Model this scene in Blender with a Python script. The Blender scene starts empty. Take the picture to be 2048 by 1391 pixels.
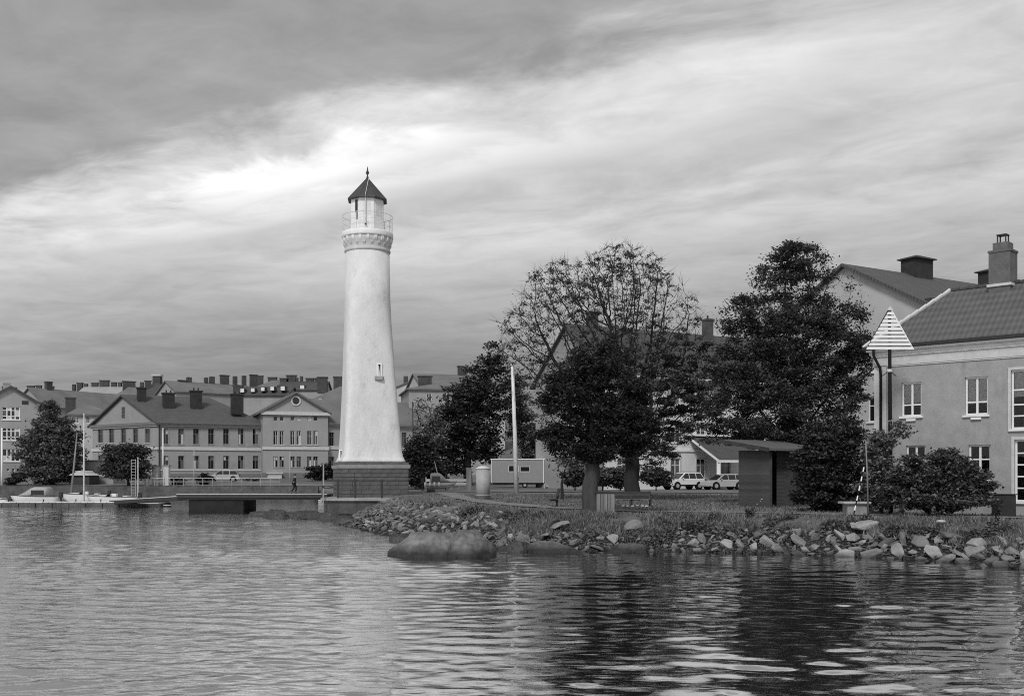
import bpy, bmesh, math, random
import numpy as np
from mathutils import Vector, Matrix, noise as mnoise

random.seed(7)
rng = np.random.default_rng(7)
SC = bpy.context.scene
COL = SC.collection
R = math.radians

# ------------------------------------------------------------------ camera
F = 2100.0            # focal length in photograph pixels (2048 wide)
HOR = 948.0           # horizon row in the photograph
CAMZ = 3.0            # eye height above the water
cam_d = bpy.data.cameras.new('camera')
cam = bpy.data.objects.new('camera', cam_d); COL.objects.link(cam)
cam.location = (0, 0, CAMZ); cam.rotation_euler = (R(90), 0, 0)
cam_d.sensor_width = 36.0; cam_d.lens = 36.0 * F / 2048.0
cam_d.shift_y = (HOR - 695.5) / 2048.0
cam_d.clip_end = 3000.0
SC.camera = cam

# ------------------------------------------------------------------ sky (grey overcast, black and white photograph)
SUN_AZ, SUN_EL = R(-164), R(44)       # azimuth from +Y towards +X: behind the viewer, to the left
wd = bpy.data.worlds.new('World'); SC.world = wd; wd.use_nodes = True
nt = wd.node_tree; nt.nodes.clear()
def N(t, **k):
    n = nt.nodes.new(t)
    for a, b in k.items(): setattr(n, a, b)
    return n
def lk(a, b): nt.links.new(a, b)
def M(op, a, b=None, c=None):
    n = N('ShaderNodeMath', operation=op)
    for i, v in enumerate((a, b, c)):
        if v is None: continue
        if isinstance(v, (int, float)): n.inputs[i].default_value = v
        else: lk(v, n.inputs[i])
    return n.outputs[0]
def ramp(x, pts, interp='EASE'):
    n = N('ShaderNodeValToRGB'); cr = n.color_ramp; cr.interpolation = interp
    while len(cr.elements) < len(pts): cr.elements.new(0.5)
    for e, (p, v) in zip(cr.elements, pts): e.position = p; e.color = (v, v, v, 1)
    lk(x, n.inputs[0]); return n.outputs[0]
def nz(u, v, w, scale, det=4, rough=0.5, dist=0.0):
    c = N('ShaderNodeCombineXYZ')
    for i, q in enumerate((u, v, w)):
        if isinstance(q, (int, float)): c.inputs[i].default_value = q
        else: lk(q, c.inputs[i])
    n = N('ShaderNodeTexNoise'); n.inputs['Scale'].default_value = scale; n.inputs['Detail'].default_value = det
    n.inputs['Roughness'].default_value = rough; n.inputs['Distortion'].default_value = dist
    lk(c.outputs[0], n.inputs['Vector']); return M('SUBTRACT', n.outputs[0], 0.5)
tc = N('ShaderNodeTexCoord'); sp = N('ShaderNodeSeparateXYZ'); lk(tc.outputs['Generated'], sp.inputs[0])
zc = M('ADD', M('MAXIMUM', sp.outputs[2], 0.0), 0.05)
pxn = M('DIVIDE', sp.outputs[0], zc); pyn = M('DIVIDE', sp.outputs[1], zc)
# the cloud sheet lies in long bands: u runs across them, v along them
U = M('ADD', M('MULTIPLY', pxn, 0.504), M('MULTIPLY', pyn, 0.864))
V = M('ADD', M('MULTIPLY', pxn, -0.864), M('MULTIPLY', pyn, 0.504))
Vs = M('MULTIPLY', V, 0.58)
big = nz(U, Vs, 3.1, 1.25, 3, 0.5, 0.3)
mid = nz(U, Vs, 9.7, 2.6, 6, 0.6, 0.6)
fine = nz(M('MULTIPLY', U, 1.0), M('MULTIPLY', V, 0.75), 5.2, 5.0, 6, 0.6, 0.6)
Ud = M('ADD', M('ADD', U, M('MULTIPLY', big, 0.55)), M('ADD', M('MULTIPLY', mid, 0.40), M('MULTIPLY', fine, 0.20)))
base = ramp(M('DIVIDE', Ud, 8.0), [(0.0, .36), (.10, .31), (.17, .245), (.224, .26), (.268, .40), (.31, .46), (.35, .40), (.40, .45), (.46, .35), (.54, .29), (.66, .225), (.80, .19), (1.0, .18)])
# bright gap where the sun nearly breaks through
du = M('DIVIDE', M('SUBTRACT', Ud, 2.22), 0.44); dv = M('DIVIDE', M('SUBTRACT', V, 2.00), 1.9)
gap = ramp(M('ADD', M('MULTIPLY', du, du), M('MULTIPLY', dv, dv)), [(0.0, .33), (0.16, .15), (1.0, 0.0)])
streak = M('ADD', M('MULTIPLY', mid, 0.36), M('ADD', M('MULTIPLY', fine, 0.26), M('MULTIPLY', big, 0.14)))
cloud = M('MULTIPLY', M('ADD', base, gap), M('ADD', 1.0, M('MULTIPLY', streak, 2.2)))
# a heavier bank of cloud lies low over the town
heavy = M('MULTIPLY', ramp(M('DIVIDE', M('ADD', V, M('MULTIPLY', mid, 2.0)), 10.0), [(.20, 0.0), (.40, 1.0)]), ramp(M('DIVIDE', Ud, 8.0), [(.31, 0.0), (.40, 1.0)]))
cloud = M('MULTIPLY', cloud, M('SUBTRACT', 1.0, M('MULTIPLY', heavy, 0.33)))
sky = N('ShaderNodeTexSky', sky_type='NISHITA'); sky.sun_disc = False
sky.sun_elevation = SUN_EL; sky.sun_rotation = SUN_AZ
skybw = N('ShaderNodeRGBToBW'); lk(sky.outputs[0], skybw.inputs[0])
tot = M('ADD', M('MULTIPLY', skybw.outputs[0], 0.010), M('MULTIPLY', cloud, 0.97))
bg = N('ShaderNodeBackground'); bg.inputs[1].default_value = 1.0; lk(tot, bg.inputs[0])
wo = N('ShaderNodeOutputWorld'); lk(bg.outputs[0], wo.inputs[0])

sun_d = bpy.data.lights.new('sun', 'SUN'); sun_d.energy = 1.5; sun_d.angle = R(14)
sun = bpy.data.objects.new('sun', sun_d); COL.objects.link(sun)
sv = Vector((math.sin(SUN_AZ) * math.cos(SUN_EL), math.cos(SUN_AZ) * math.cos(SUN_EL), math.sin(SUN_EL)))
sun.rotation_euler = sv.to_track_quat('Z', 'Y').to_euler()

vs = SC.view_settings
vs.view_transform = 'Standard'; vs.look = 'None'; vs.gamma = 1.0; vs.exposure = 0.42; vs.use_curve_mapping = False
SC.render.engine = 'CYCLES'
SC.cycles.max_bounces = 6; SC.cycles.diffuse_bounces = 3; SC.cycles.glossy_bounces = 3
SC.cycles.transparent_max_bounces = 8
SC.cycles.use_denoising = False      # a little sensor-like grain, crisp leaves
SC.cycles.filter_width = 1.0; SC.cycles.sample_clamp_indirect = 4.0

# ------------------------------------------------------------------ photograph -> place
def gx(px, D): return (px - 1024.0) / F * D
def gz(py, D): return CAMZ + (HOR - py) / F * D
def at(px, py, D): return Vector((gx(px, D), D, gz(py, D)))
def pl(px, D): return Vector((gx(px, D), D))

# ------------------------------------------------------------------ materials (all grey: the photograph is black and white)
MATS = {}
def mat(name, v, var=0.15, scale=4.0, rough=0.85, bump=0.0, bscale=None, spec=0.3, stretch=(1, 1, 1), rnd=0.0, island=False, stain=None, fine=0.0, metal=0.0):
    if name in MATS: return MATS[name]
    m = bpy.data.materials.new(name); m.use_nodes = True
    t = m.node_tree; b = t.nodes['Principled BSDF']
    b.inputs['Roughness'].default_value = rough; b.inputs['Specular IOR Level'].default_value = spec; b.inputs['Metallic'].default_value = metal
    c = t.nodes.new('ShaderNodeTexCoord'); mp = t.nodes.new('ShaderNodeMapping'); mp.inputs['Scale'].default_value = stretch
    t.links.new(c.outputs['Object'], mp.inputs[0])
    n = t.nodes.new('ShaderNodeTexNoise'); n.inputs['Scale'].default_value = scale; n.inputs['Detail'].default_value = 7; n.inputs['Roughness'].default_value = 0.65
    t.links.new(mp.outputs[0], n.inputs['Vector'])
    r = t.nodes.new('ShaderNodeValToRGB'); e = r.color_ramp.elements
    lo, hi = v * (1 - var), min(1, v * (1 + var))
    e[0].position = .3; e[0].color = (lo, lo, lo, 1); e[1].position = .7; e[1].color = (hi, hi, hi, 1)
    t.links.new(n.outputs[0], r.inputs[0]); col = r.outputs[0]
    def mul(col, fac_out, lo, hi):
        mr = t.nodes.new('ShaderNodeMapRange'); mr.inputs[3].default_value = lo; mr.inputs[4].default_value = hi
        t.links.new(fac_out, mr.inputs[0])
        mx = t.nodes.new('ShaderNodeMix'); mx.data_type = 'RGBA'; mx.blend_type = 'MULTIPLY'; mx.inputs[0].default_value = 1
        t.links.new(col, mx.inputs[6]); t.links.new(mr.outputs[0], mx.inputs[7]); return mx.outputs[2]
    if stain:      # darker weathered patches with a shape of their own: (scale, threshold, strength, stretch)
        s_, th, k, st = stain
        mp2 = t.nodes.new('ShaderNodeMapping'); mp2.inputs['Scale'].default_value = st; t.links.new(c.outputs['Object'], mp2.inputs[0])
        n2 = t.nodes.new('ShaderNodeTexNoise'); n2.inputs['Scale'].default_value = s_; n2.inputs['Detail'].default_value = 9; n2.inputs['Roughness'].default_value = 0.7
        t.links.new(mp2.outputs[0], n2.inputs['Vector'])
        r2 = t.nodes.new('ShaderNodeValToRGB'); e2 = r2.color_ramp.elements
        e2[0].position = th; e2[0].color = (0, 0, 0, 1); e2[1].position = th + .12; e2[1].color = (1, 1, 1, 1)
        t.links.new(n2.outputs[0], r2.inputs[0]); col = mul(col, r2.outputs[0], 1.0, 1.0 - k)
    if fine:
        n3 = t.nodes.new('ShaderNodeTexNoise'); n3.inputs['Scale'].default_value = 60; n3.inputs['Detail'].default_value = 3
        t.links.new(mp.outputs[0], n3.inputs['Vector']); col = mul(col, n3.outputs[0], 1 - fine, 1 + fine)
    if rnd:
        oi = t.nodes.new('ShaderNodeObjectInfo'); col = mul(col, oi.outputs['Random'], 1 - rnd, 1 + rnd)
    if island:
        g = t.nodes.new('ShaderNodeNewGeometry'); col = mul(col, g.outputs['Random Per Island'], 1 - (rnd or .5), 1 + (rnd or .5))
    t.links.new(col, b.inputs['Base Color'])
    if bump:
        nb = t.nodes.new('ShaderNodeTexNoise'); nb.inputs['Scale'].default_value = bscale or scale * 5; nb.inputs['Detail'].default_value = 5
        t.links.new(mp.outputs[0], nb.inputs['Vector'])
        bp = t.nodes.new('ShaderNodeBump'); bp.inputs['Strength'].default_value = bump; bp.inputs['Distance'].default_value = .05
        t.links.new(nb.outputs[0], bp.inputs['Height']); t.links.new(bp.outputs[0], b.inputs['Normal'])
    MATS[name] = m; return m

def stripes(name, v, axis, freq, depth, var=.15, rough=.8, k=.35):
    """rows of tiles or boards too fine to pick apart: relief and tone by a wave along one object axis"""
    m = mat(name, v, var, 1.2, rough, 0)
    t = m.node_tree; b = t.nodes['Principled BSDF']
    c = t.nodes.new('ShaderNodeTexCoord')
    heights = []
    for ax, fr in zip(axis, freq):
        w = t.nodes.new('ShaderNodeTexWave'); w.wave_type = 'BANDS'; w.bands_direction = ax; w.wave_profile = 'SAW' if len(axis) == 1 else 'SIN'
        w.inputs['Scale'].default_value = fr; w.inputs['Distortion'].default_value = .15; w.inputs['Detail'].default_value = 1
        t.links.new(c.outputs['Object'], w.inputs['Vector']); heights.append(w.outputs['Fac'])
    h = heights[0]
    if len(heights) > 1:
        a = t.nodes.new('ShaderNodeMath'); a.operation = 'ADD'; t.links.new(heights[0], a.inputs[0]); t.links.new(heights[1], a.inputs[1])
        d2 = t.nodes.new('ShaderNodeMath'); d2.operation = 'MULTIPLY'; d2.inputs[1].default_value = .5; t.links.new(a.outputs[0], d2.inputs[0]); h = d2.outputs[0]
    old = b.inputs['Base Color'].links[0].from_socket
    mr = t.nodes.new('ShaderNodeMapRange'); mr.inputs[3].default_value = 1 - k; mr.inputs[4].default_value = 1 + k * .4; t.links.new(h, mr.inputs[0])
    mx = t.nodes.new('ShaderNodeMix'); mx.data_type = 'RGBA'; mx.blend_type = 'MULTIPLY'; mx.inputs[0].default_value = 1
    t.links.new(old, mx.inputs[6]); t.links.new(mr.outputs[0], mx.inputs[7]); t.links.new(mx.outputs[2], b.inputs['Base Color'])
    bp = t.nodes.new('ShaderNodeBump'); bp.inputs['Strength'].default_value = .8; bp.inputs['Distance'].default_value = depth
    t.links.new(h, bp.inputs['Height']); t.links.new(bp.outputs[0], b.inputs['Normal'])
    return m

WHITEWALL = mat('weathered_whitewash', .66, .10, 1.3, .9, .3, 7, .2, (1, 1, .5), stain=(1.7, .555, .17, (1, 1, .5)), fine=.12)
WHITE = mat('white_paint', .78, .06, 3, .5)
PALE = mat('pale_trim', .55, .12, 3, .8)
PLASTER = mat('grey_plaster', .34, .14, 1.5, .95, .35, 30, .15, stain=(.8, .53, .24, (1, 1, .25)), fine=.16)
PLASTER2 = mat('far_plaster', .33, .12, .4, .95, stain=(.3, .58, .2, (1, 1, .5)))
PLASTER3 = mat('far_plaster_dark', .19, .15, .5, .95)
LIGHTWALL = mat('light_plaster', .50, .12, .6, .9, stain=(.35, .58, .28, (1, 1, .5)))
WHITEHOUSE = mat('white_house_wall', .72, .08, .8, .9)
STONE = mat('plinth_stone', .115, .30, 2.2, .9, .5, 12, rnd=.10)
DSTONE = mat('dark_stone', .085, .4, 1.1, .9, .6, 6, stain=(1.3, .55, .35, (1, 1, .5)))
ROCK = mat('shore_stone', .22, .35, 1.8, .9, .7, 9, rnd=.5, stain=(2.2, .56, .4, (1, 1, 1)))
ROCKI = mat('shore_stone_small', .24, .3, 1.5, .9, .4, 9, rnd=.5, island=True)
BOULDER = mat('boulder_granite', .165, .55, 1.6, .85, .8, 7, stain=(.9, .52, .4, (1, 1, .7)), fine=.15)
def wet_foot(m, z0, z1, k):
    """stone kept dark and wet by the water up to the splash line"""
    t = m.node_tree; b = t.nodes['Principled BSDF']; old = b.inputs['Base Color'].links[0].from_socket
    g = t.nodes.new('ShaderNodeNewGeometry'); s = t.nodes.new('ShaderNodeSeparateXYZ'); t.links.new(g.outputs['Position'], s.inputs[0])
    n = t.nodes.new('ShaderNodeTexNoise'); n.inputs['Scale'].default_value = 2.5; t.links.new(g.outputs['Position'], n.inputs['Vector'])
    a = t.nodes.new('ShaderNodeMath'); a.operation = 'MULTIPLY_ADD'; a.inputs[1].default_value = -.25; t.links.new(n.outputs[0], a.inputs[0]); t.links.new(s.outputs[2], a.inputs[2])
    mr = t.nodes.new('ShaderNodeMapRange'); mr.inputs[1].default_value = z0; mr.inputs[2].default_value = z1; mr.inputs[3].default_value = k; mr.inputs[4].default_value = 1; t.links.new(a.outputs[0], mr.inputs[0])
    mx = t.nodes.new('ShaderNodeMix'); mx.data_type = 'RGBA'; mx.blend_type = 'MULTIPLY'; mx.inputs[0].default_value = 1; t.links.new(old, mx.inputs[6]); t.links.new(mr.outputs[0], mx.inputs[7]); t.links.new(mx.outputs[2], b.inputs['Base Color'])
wet_foot(BOULDER, .0, .36, .22); wet_foot(ROCK, -.12, .10, .3); wet_foot(ROCKI, -.12, .10, .3)
WETROCK = mat('wet_rock', .05, .4, 1.4, .5, .5, 6)
ROOFD = mat('dark_roof', .075, .25, .8, .8, .3, 12, stain=(.8, .56, .3, (1, 1, 1)))
ROOFM = stripes('tin_roof_ribbed', .105, 'XY', (2.2, 1.6), .04)
ROOFF = mat('far_roof', .16, .2, .3, .9)
TILE = stripes('clay_tile_roof', .115, 'XY', (1.25, .85), .05, k=.30)
METALR = mat('lantern_roof_metal', .055, .2, 2, .5)
DARK = mat('dark_metal', .035, .2, 3, .55)
BLACK = mat('black_rubber', .014, .2, 3, .8, spec=.1)
WOOD = mat('weathered_wood', .20, .3, 3, .9, .4, 20, stretch=(1, 1, .12), rnd=.18)
DWOOD = mat('dark_wood', .05, .3, 3, .85, .3, 20, rnd=.2)
HUTB = stripes('dark_board_wall', .075, 'Z', (1.6,), .02, k=.3)
CONC = mat('concrete', .30, .2, 2, .9, .3, 15, stain=(1.2, .56, .3, (1, 1, .5)))
GALV = mat('galvanised', .36, .12, 2.5, .55, stain=(1.6, .57, .35, (1, 1, .3)))
BLIND = mat('window_blind', .11, .3, .5, .3)
GLASSD = mat('window_glass', .012, .3, .5, .06, spec=.7)
CARW = mat('white_car_paint', .72, .03, 1, .25, spec=.5)
CARS = mat('silver_car_paint', .42, .04, 1, .3, spec=.5)
CARD = mat('dark_car_paint', .03, .05, 1, .25, spec=.5)
CANVAS = mat('grey_canvas', .34, .15, 4, .9)
GEL = mat('boat_gelcoat', .75, .05, 2, .35)
LAMPR = mat('tail_light', .06, .1, 2, .3)
SKIN = mat('skin', .35, .05, 5, .6)
CLOTHD = mat('dark_clothing', .022, .2, 5, .95)
BARK = mat('bark', .060, .35, 3, .95, .7, 14, stretch=(1, 1, .25))
BARKD = mat('dark_bark', .030, .35, 3, .95, .5, 14, stretch=(1, 1, .25))
def leafmat(name, v):
    m = mat(name, v, .3, .9, .6, island=True, rnd=.6, spec=.25)
    t = m.node_tree; b = t.nodes['Principled BSDF']
    tr = t.nodes.new('ShaderNodeBsdfTranslucent'); mx = t.nodes.new('ShaderNodeMixShader'); mx.inputs[0].default_value = .22
    t.links.new(b.inputs['Base Color'].links[0].from_socket, tr.inputs[0])
    o = t.nodes['Material Output']; t.links.new(b.outputs[0], mx.inputs[1]); t.links.new(tr.outputs[0], mx.inputs[2]); t.links.new(mx.outputs[0], o.inputs[0])
    return m
LEAF = leafmat('leaves', .112)
LEAFD = leafmat('dark_leaves', .082)
LEAFL = leafmat('pale_leaves', .085)
GRASSM = leafmat('grass_blades', .15)
def glassmat():
    m = bpy.data.materials.new('clear_pane'); m.use_nodes = True; t = m.node_tree; t.nodes.clear()
    tr = t.nodes.new('ShaderNodeBsdfTransparent'); g = t.nodes.new('ShaderNodeBsdfGlossy'); g.inputs['Roughness'].default_value = .03
    tr.inputs[0].default_value = (.85, .85, .85, 1)
    mx = t.nodes.new('ShaderNodeMixShader'); fr = t.nodes.new('ShaderNodeFresnel'); fr.inputs[0].default_value = 1.45
    o = t.nodes.new('ShaderNodeOutputMaterial')
    t.links.new(fr.outputs[0], mx.inputs[0]); t.links.new(tr.outputs[0], mx.inputs[1]); t.links.new(g.outputs[0], mx.inputs[2]); t.links.new(mx.outputs[0], o.inputs[0])
    return m
CLEAR = glassmat()

# ------------------------------------------------------------------ mesh helpers
class MB:
    def __init__(s): s.v = []; s.f = []
    def add(s, vs, fs):
        o = len(s.v); s.v += [tuple(p) for p in vs]; s.f += [tuple(i + o for i in f) for f in fs]; return s
    def box(s, c, d, rot=None):
        c = Vector(c); h = [Vector((x * d[0] / 2, y * d[1] / 2, z * d[2] / 2)) for z in (-1, 1) for y in (-1, 1) for x in (-1, 1)]
        if rot is not None: h = [rot @ p for p in h]
        return s.add([c + p for p in h], [(0, 2, 3, 1), (4, 5, 7, 6), (0, 1, 5, 4), (2, 6, 7, 3), (0, 4, 6, 2), (1, 3, 7, 5)])
    def bb(s, x0, x1, y0, y1, z0, z1): return s.box(((x0 + x1) / 2, (y0 + y1) / 2, (z0 + z1) / 2), (x1 - x0, y1 - y0, z1 - z0))
    def bar(s, a, b, w, h):
        a = Vector(a); b = Vector(b); d = b - a
        q = d.to_track_quat('X', 'Z').to_matrix() if d.length else Matrix.Identity(3)
        return s.box((a + b) / 2, (d.length, w, h), q)
    def tube(s, pts, rs, n=6, cap=True):
        pts = [Vector(p) for p in pts]; rings = []
        if isinstance(rs, (int, float)): rs = [rs] * len(pts)
        u = None
        for i, p in enumerate(pts):
            d = (pts[min(i + 1, len(pts) - 1)] - pts[max(i - 1, 0)]).normalized()
            if u is None: u = d.orthogonal().normalized()
            u = u - d * u.dot(d); u = u.normalized() if u.length > 1e-4 else d.orthogonal().normalized()
            w = d.cross(u)
            rings.append([p + (u * math.cos(2 * math.pi * k / n) + w * math.sin(2 * math.pi * k / n)) * rs[i] for k in range(n)])
        return s.loft(rings, cap)
    def loft(s, rings, cap=True, closed=True):
        n = len(rings[0]); fs = []
        for i in range(len(rings) - 1):
            for k in range(n if closed else n - 1):
                a, b = i * n + k, i * n + (k + 1) % n
                fs.append((a, b, b + n, a + n))
        if cap: fs.append(tuple(reversed(range(n)))); fs.append(tuple(range((len(rings) - 1) * n, len(rings) * n)))
        return s.add([p for r in rings for p in r], fs)
    def lathe(s, prof, n=24, c=(0, 0)):
        return s.loft([[(c[0] + r * math.cos(2 * math.pi * k / n), c[1] + r * math.sin(2 * math.pi * k / n), z) for k in range(n)] for r, z in prof])
    def slab(s, poly, th):
        """polygon thickened downwards by th"""
        n = len(poly); top = [Vector(p) for p in poly]; bot = [p - Vector((0, 0, th)) for p in top]
        return s.add(top + bot, [tuple(range(n)), tuple(reversed(range(n, 2 * n)))] + [(i, i + n, (i + 1) % n + n, (i + 1) % n) for i in range(n)])
    def prism(s, poly, axis, a, b):
        """2-D outline extruded along an axis ('x','y','z') from a to b"""
        n = len(poly)
        def m(p, t): return (t, p[0], p[1]) if axis == 'x' else (p[0], t, p[1]) if axis == 'y' else (p[0], p[1], t)
        return s.add([m(p, a) for p in poly] + [m(p, b) for p in poly], [tuple(range(n)), tuple(reversed(range(n, 2 * n)))] + [(i, i + n, (i + 1) % n + n, (i + 1) % n) for i in range(n)])
    def build(s, name, m, parent=None, smooth=False, bevel=0.0, loc=None, rotz=None):
        me = bpy.data.meshes.new(name); me.from_pydata(s.v, [], s.f)
        bm = bmesh.new(); bm.from_mesh(me); bmesh.ops.recalc_face_normals(bm, faces=bm.faces)
        if bevel: bmesh.ops.bevel(bm, geom=bm.edges[:], offset=bevel, segments=1, affect='EDGES', clamp_overlap=True)
        bm.to_mesh(me); bm.free()
        if smooth: me.shade_smooth()
        me.materials.append(m)
        return link(name, me, parent, loc, rotz)
def link(name, me, parent=None, loc=None, rotz=None):
    o = bpy.data.objects.new(name, me); COL.objects.link(o)
    if parent is not None: o.parent = parent
    if loc is not None: o.location = loc
    if rotz is not None: o.rotation_euler = (0, 0, rotz)
    return o
def tag(o, label, cat, group=None):
    o['label'] = label; o['category'] = cat
    if group: o['group'] = group
    return o
def thing(name, label, cat, loc=(0, 0, 0), rotz=0.0, group=None):
    o = bpy.data.objects.new(name, None); COL.objects.link(o); o.location = loc; o.rotation_euler = (0, 0, rotz); o.empty_display_size = .2
    return tag(o, label, cat, group)
def structure(o): o['kind'] = 'structure'; return o
def stuff(o, label=None, cat=None):
    o['kind'] = 'stuff'
    if label: o['label'] = label
    if cat: o['category'] = cat
    return o
def np_mesh(name, verts, faces, m, smooth=False):
    """fast mesh of equal-sided faces from numpy arrays"""
    me = bpy.data.meshes.new(name); k = faces.shape[1]
    me.vertices.add(len(verts)); me.vertices.foreach_set('co', np.ascontiguousarray(verts, dtype=np.float32).ravel())
    me.loops.add(faces.size); me.loops.foreach_set('vertex_index', np.ascontiguousarray(faces, dtype=np.int32).ravel())
    me.polygons.add(len(faces)); me.polygons.foreach_set('loop_start', np.arange(0, faces.size, k, dtype=np.int32))
    me.update(calc_edges=True); me.validate()
    if smooth: me.shade_smooth()
    me.materials.append(m); return me
# ------------------------------------------------------------------ land and water
SHORE = [(2300, 1165), (2048, 1138), (1900, 1122), (1700, 1112), (1500, 1106), (1260, 1100), (1150, 1101), (1000, 1098), (900, 1085), (780, 1072), (690, 1050), (704, 1034)]
shore = [Vector((gx(x, 6300 / (y - HOR)), 6300 / (y - HOR))) for x, y in SHORE]
POLY = np.array([(420, -40), (60, 6), (26, 22)] + [tuple(p) for p in shore] + [(-11.5, 77.5), (-14.2, 78.0), (-15.0, 92), (-17, 106), (-22, 119.5), (-45, 120.5), (-75, 120.5), (-140, 119), (-420, 118), (-420, 700), (420, 700)])
def sdist(X, Y):
    """distance inland from the shoreline (negative over water); arrays"""
    X = np.asarray(X, float); Y = np.asarray(Y, float); d = np.full(X.shape, 1e9); ins = np.zeros(X.shape, bool); n = len(POLY)
    for i in range(n):
        ax, ay = POLY[i]; bx, by = POLY[(i + 1) % n]; ex, ey = bx - ax, by - ay
        t = np.clip(((X - ax) * ex + (Y - ay) * ey) / (ex * ex + ey * ey), 0, 1)
        d = np.minimum(d, np.hypot(X - ax - t * ex, Y - ay - t * ey))
        c = ((ay > Y) != (by > Y)) & (X < (bx - ax) * (Y - ay) / (by - ay + 1e-12) + ax); ins ^= c
    return np.where(ins, d, -d)
def ground_z(X, Y):
    X = np.asarray(X, float); Y = np.asarray(Y, float)
    d = sdist(X, Y)
    base = np.interp(Y, [0, 46, 105, 121, 150, 180, 240, 340, 700], [1.2, 1.22, 1.5, 1.62, 2.3, 3.0, 11.0, 21.0, 22.0])
    hill = np.interp(X, [-420, 0, 45, 420], [1.0, 1.0, .25, .15]); base = np.where(Y > 150, 2.3 + (base - 2.3) * hill, base)
    steep = np.where((Y > 116) & (X < -18), .25, 1.0)                  # a walled quay on the far side
    t = np.clip(d / (3.5 * steep), 0, 1); bank = (0.06 * t + 0.94 * (1.4 * t - .4 * t * t)) 
    land = base * bank
    return np.where(d > 0, land, np.maximum(d * .45, -2.5))
def gh(x, y): return float(ground_z(np.array([x]), np.array([y]))[0])

xs = np.concatenate([np.linspace(-420, -60, 30)[:-1], np.linspace(-60, -16, 34)[:-1], np.arange(-16, 27, .34), np.linspace(27, 60, 24)[1:], np.linspace(60, 420, 26)[1:]])
ys = np.concatenate([np.linspace(-40, 26, 10)[:-1], np.arange(26, 62, .30), np.arange(62, 126, .8), np.linspace(126, 200, 40), np.linspace(206, 700, 40)])
GX, GY = np.meshgrid(xs, ys); GZ = ground_z(GX, GY)
dl = sdist(GX, GY); lump = np.zeros_like(GZ)
for fr, am in ((.35, .06), (.9, .05), (2.1, .035)):
    ph = rng.uniform(0, 6.28, 6); an = rng.uniform(0, 3.14, 3)
    for k in range(3): lump += am * np.sin(fr * (GX * math.cos(an[k]) + GY * math.sin(an[k])) * 2 + ph[k]) * np.sin(fr * (GX * math.sin(an[k]) - GY * math.cos(an[k])) * 1.7 + ph[k + 3])
GZ = GZ + lump * np.clip((8 - np.abs(dl - 2.2)) / 8, 0.12, 1) * (GY < 110) * np.clip(dl / 1.0, 0, 1)
nx, ny = len(xs), len(ys)
vid = np.arange(nx * ny).reshape(ny, nx)
fcs = np.stack([vid[:-1, :-1], vid[:-1, 1:], vid[1:, 1:], vid[1:, :-1]], -1).reshape(-1, 4)
def groundmat():
    m = mat('grassy_ground', .13, .35, .55, 1.0, .5, 9, .1, fine=.3, stain=(.13, .5, -.45, (1, .5, 1)))
    # bare rubble soil low on bank, colour darkened for shade between stones; grass above
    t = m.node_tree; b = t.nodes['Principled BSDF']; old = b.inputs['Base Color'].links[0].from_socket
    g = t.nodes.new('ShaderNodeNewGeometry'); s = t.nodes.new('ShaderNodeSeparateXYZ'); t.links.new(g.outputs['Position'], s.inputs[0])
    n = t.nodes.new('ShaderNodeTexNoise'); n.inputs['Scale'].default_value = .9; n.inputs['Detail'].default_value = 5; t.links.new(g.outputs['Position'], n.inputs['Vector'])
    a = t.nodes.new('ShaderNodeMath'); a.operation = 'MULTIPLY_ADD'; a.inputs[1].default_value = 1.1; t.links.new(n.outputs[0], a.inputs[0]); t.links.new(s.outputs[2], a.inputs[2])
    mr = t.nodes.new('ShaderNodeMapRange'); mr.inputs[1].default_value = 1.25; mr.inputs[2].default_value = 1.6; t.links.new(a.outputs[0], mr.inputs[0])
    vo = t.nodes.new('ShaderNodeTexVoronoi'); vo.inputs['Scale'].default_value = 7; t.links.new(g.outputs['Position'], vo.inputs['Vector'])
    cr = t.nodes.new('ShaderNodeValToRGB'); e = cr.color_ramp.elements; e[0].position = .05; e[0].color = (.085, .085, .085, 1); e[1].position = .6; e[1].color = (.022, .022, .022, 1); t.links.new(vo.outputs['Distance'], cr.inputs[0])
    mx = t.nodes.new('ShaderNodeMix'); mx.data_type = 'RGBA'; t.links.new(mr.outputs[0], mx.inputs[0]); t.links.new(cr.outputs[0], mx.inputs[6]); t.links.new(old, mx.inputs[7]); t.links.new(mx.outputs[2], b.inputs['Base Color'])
    return m
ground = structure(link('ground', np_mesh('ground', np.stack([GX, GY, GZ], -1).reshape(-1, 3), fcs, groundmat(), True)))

def drape(name, pts, width, m, lift=.012, step=.8, wob=.12):
    """a strip that follows the land: path or road"""
    P = [Vector(p) for p in pts]; line = []
    for a, b in zip(P[:-1], P[1:]):
        n = max(1, int((b - a).length / step))
        line += [a.lerp(b, i / n) for i in range(n)]
    line.append(P[-1]); v = []; f = []; K = 6
    for i, p in enumerate(line):
        d = (line[min(i + 2, len(line) - 1)] - line[max(i - 2, 0)]).normalized(); nrm = Vector((-d.y, d.x))
        for k in range(K + 1):
            w = width * (k / K - .5) * (1 + wob * 2 * (math.sin(i * .7 + (k > K / 2) * 2) + math.sin(i * 1.9 + (k > K / 2) * 5) + math.sin(i * .23 + k)) / 2)
            q = p + nrm * w; v.append((q.x, q.y, 0))
    A = np.array(v); A[:, 2] = ground_z(A[:, 0], A[:, 1]) + lift
    # stay above the lumpy sheet
    A[:, 2] += .035
    for i in range(len(line) - 1):
        for k in range(K): a = i * (K + 1) + k; f.append((a, a + 1, a + K + 2, a + K + 1))
    return structure(link(name, np_mesh(name, A, np.array(f), m, True)))
PATHM = mat('gravel_path', .20, .25, 1.5, 1.0, .3, 20, .1, fine=.15)
ROADM = mat('worn_asphalt', .17, .2, .5, .95, .2, 30, .15, fine=.12)
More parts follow.
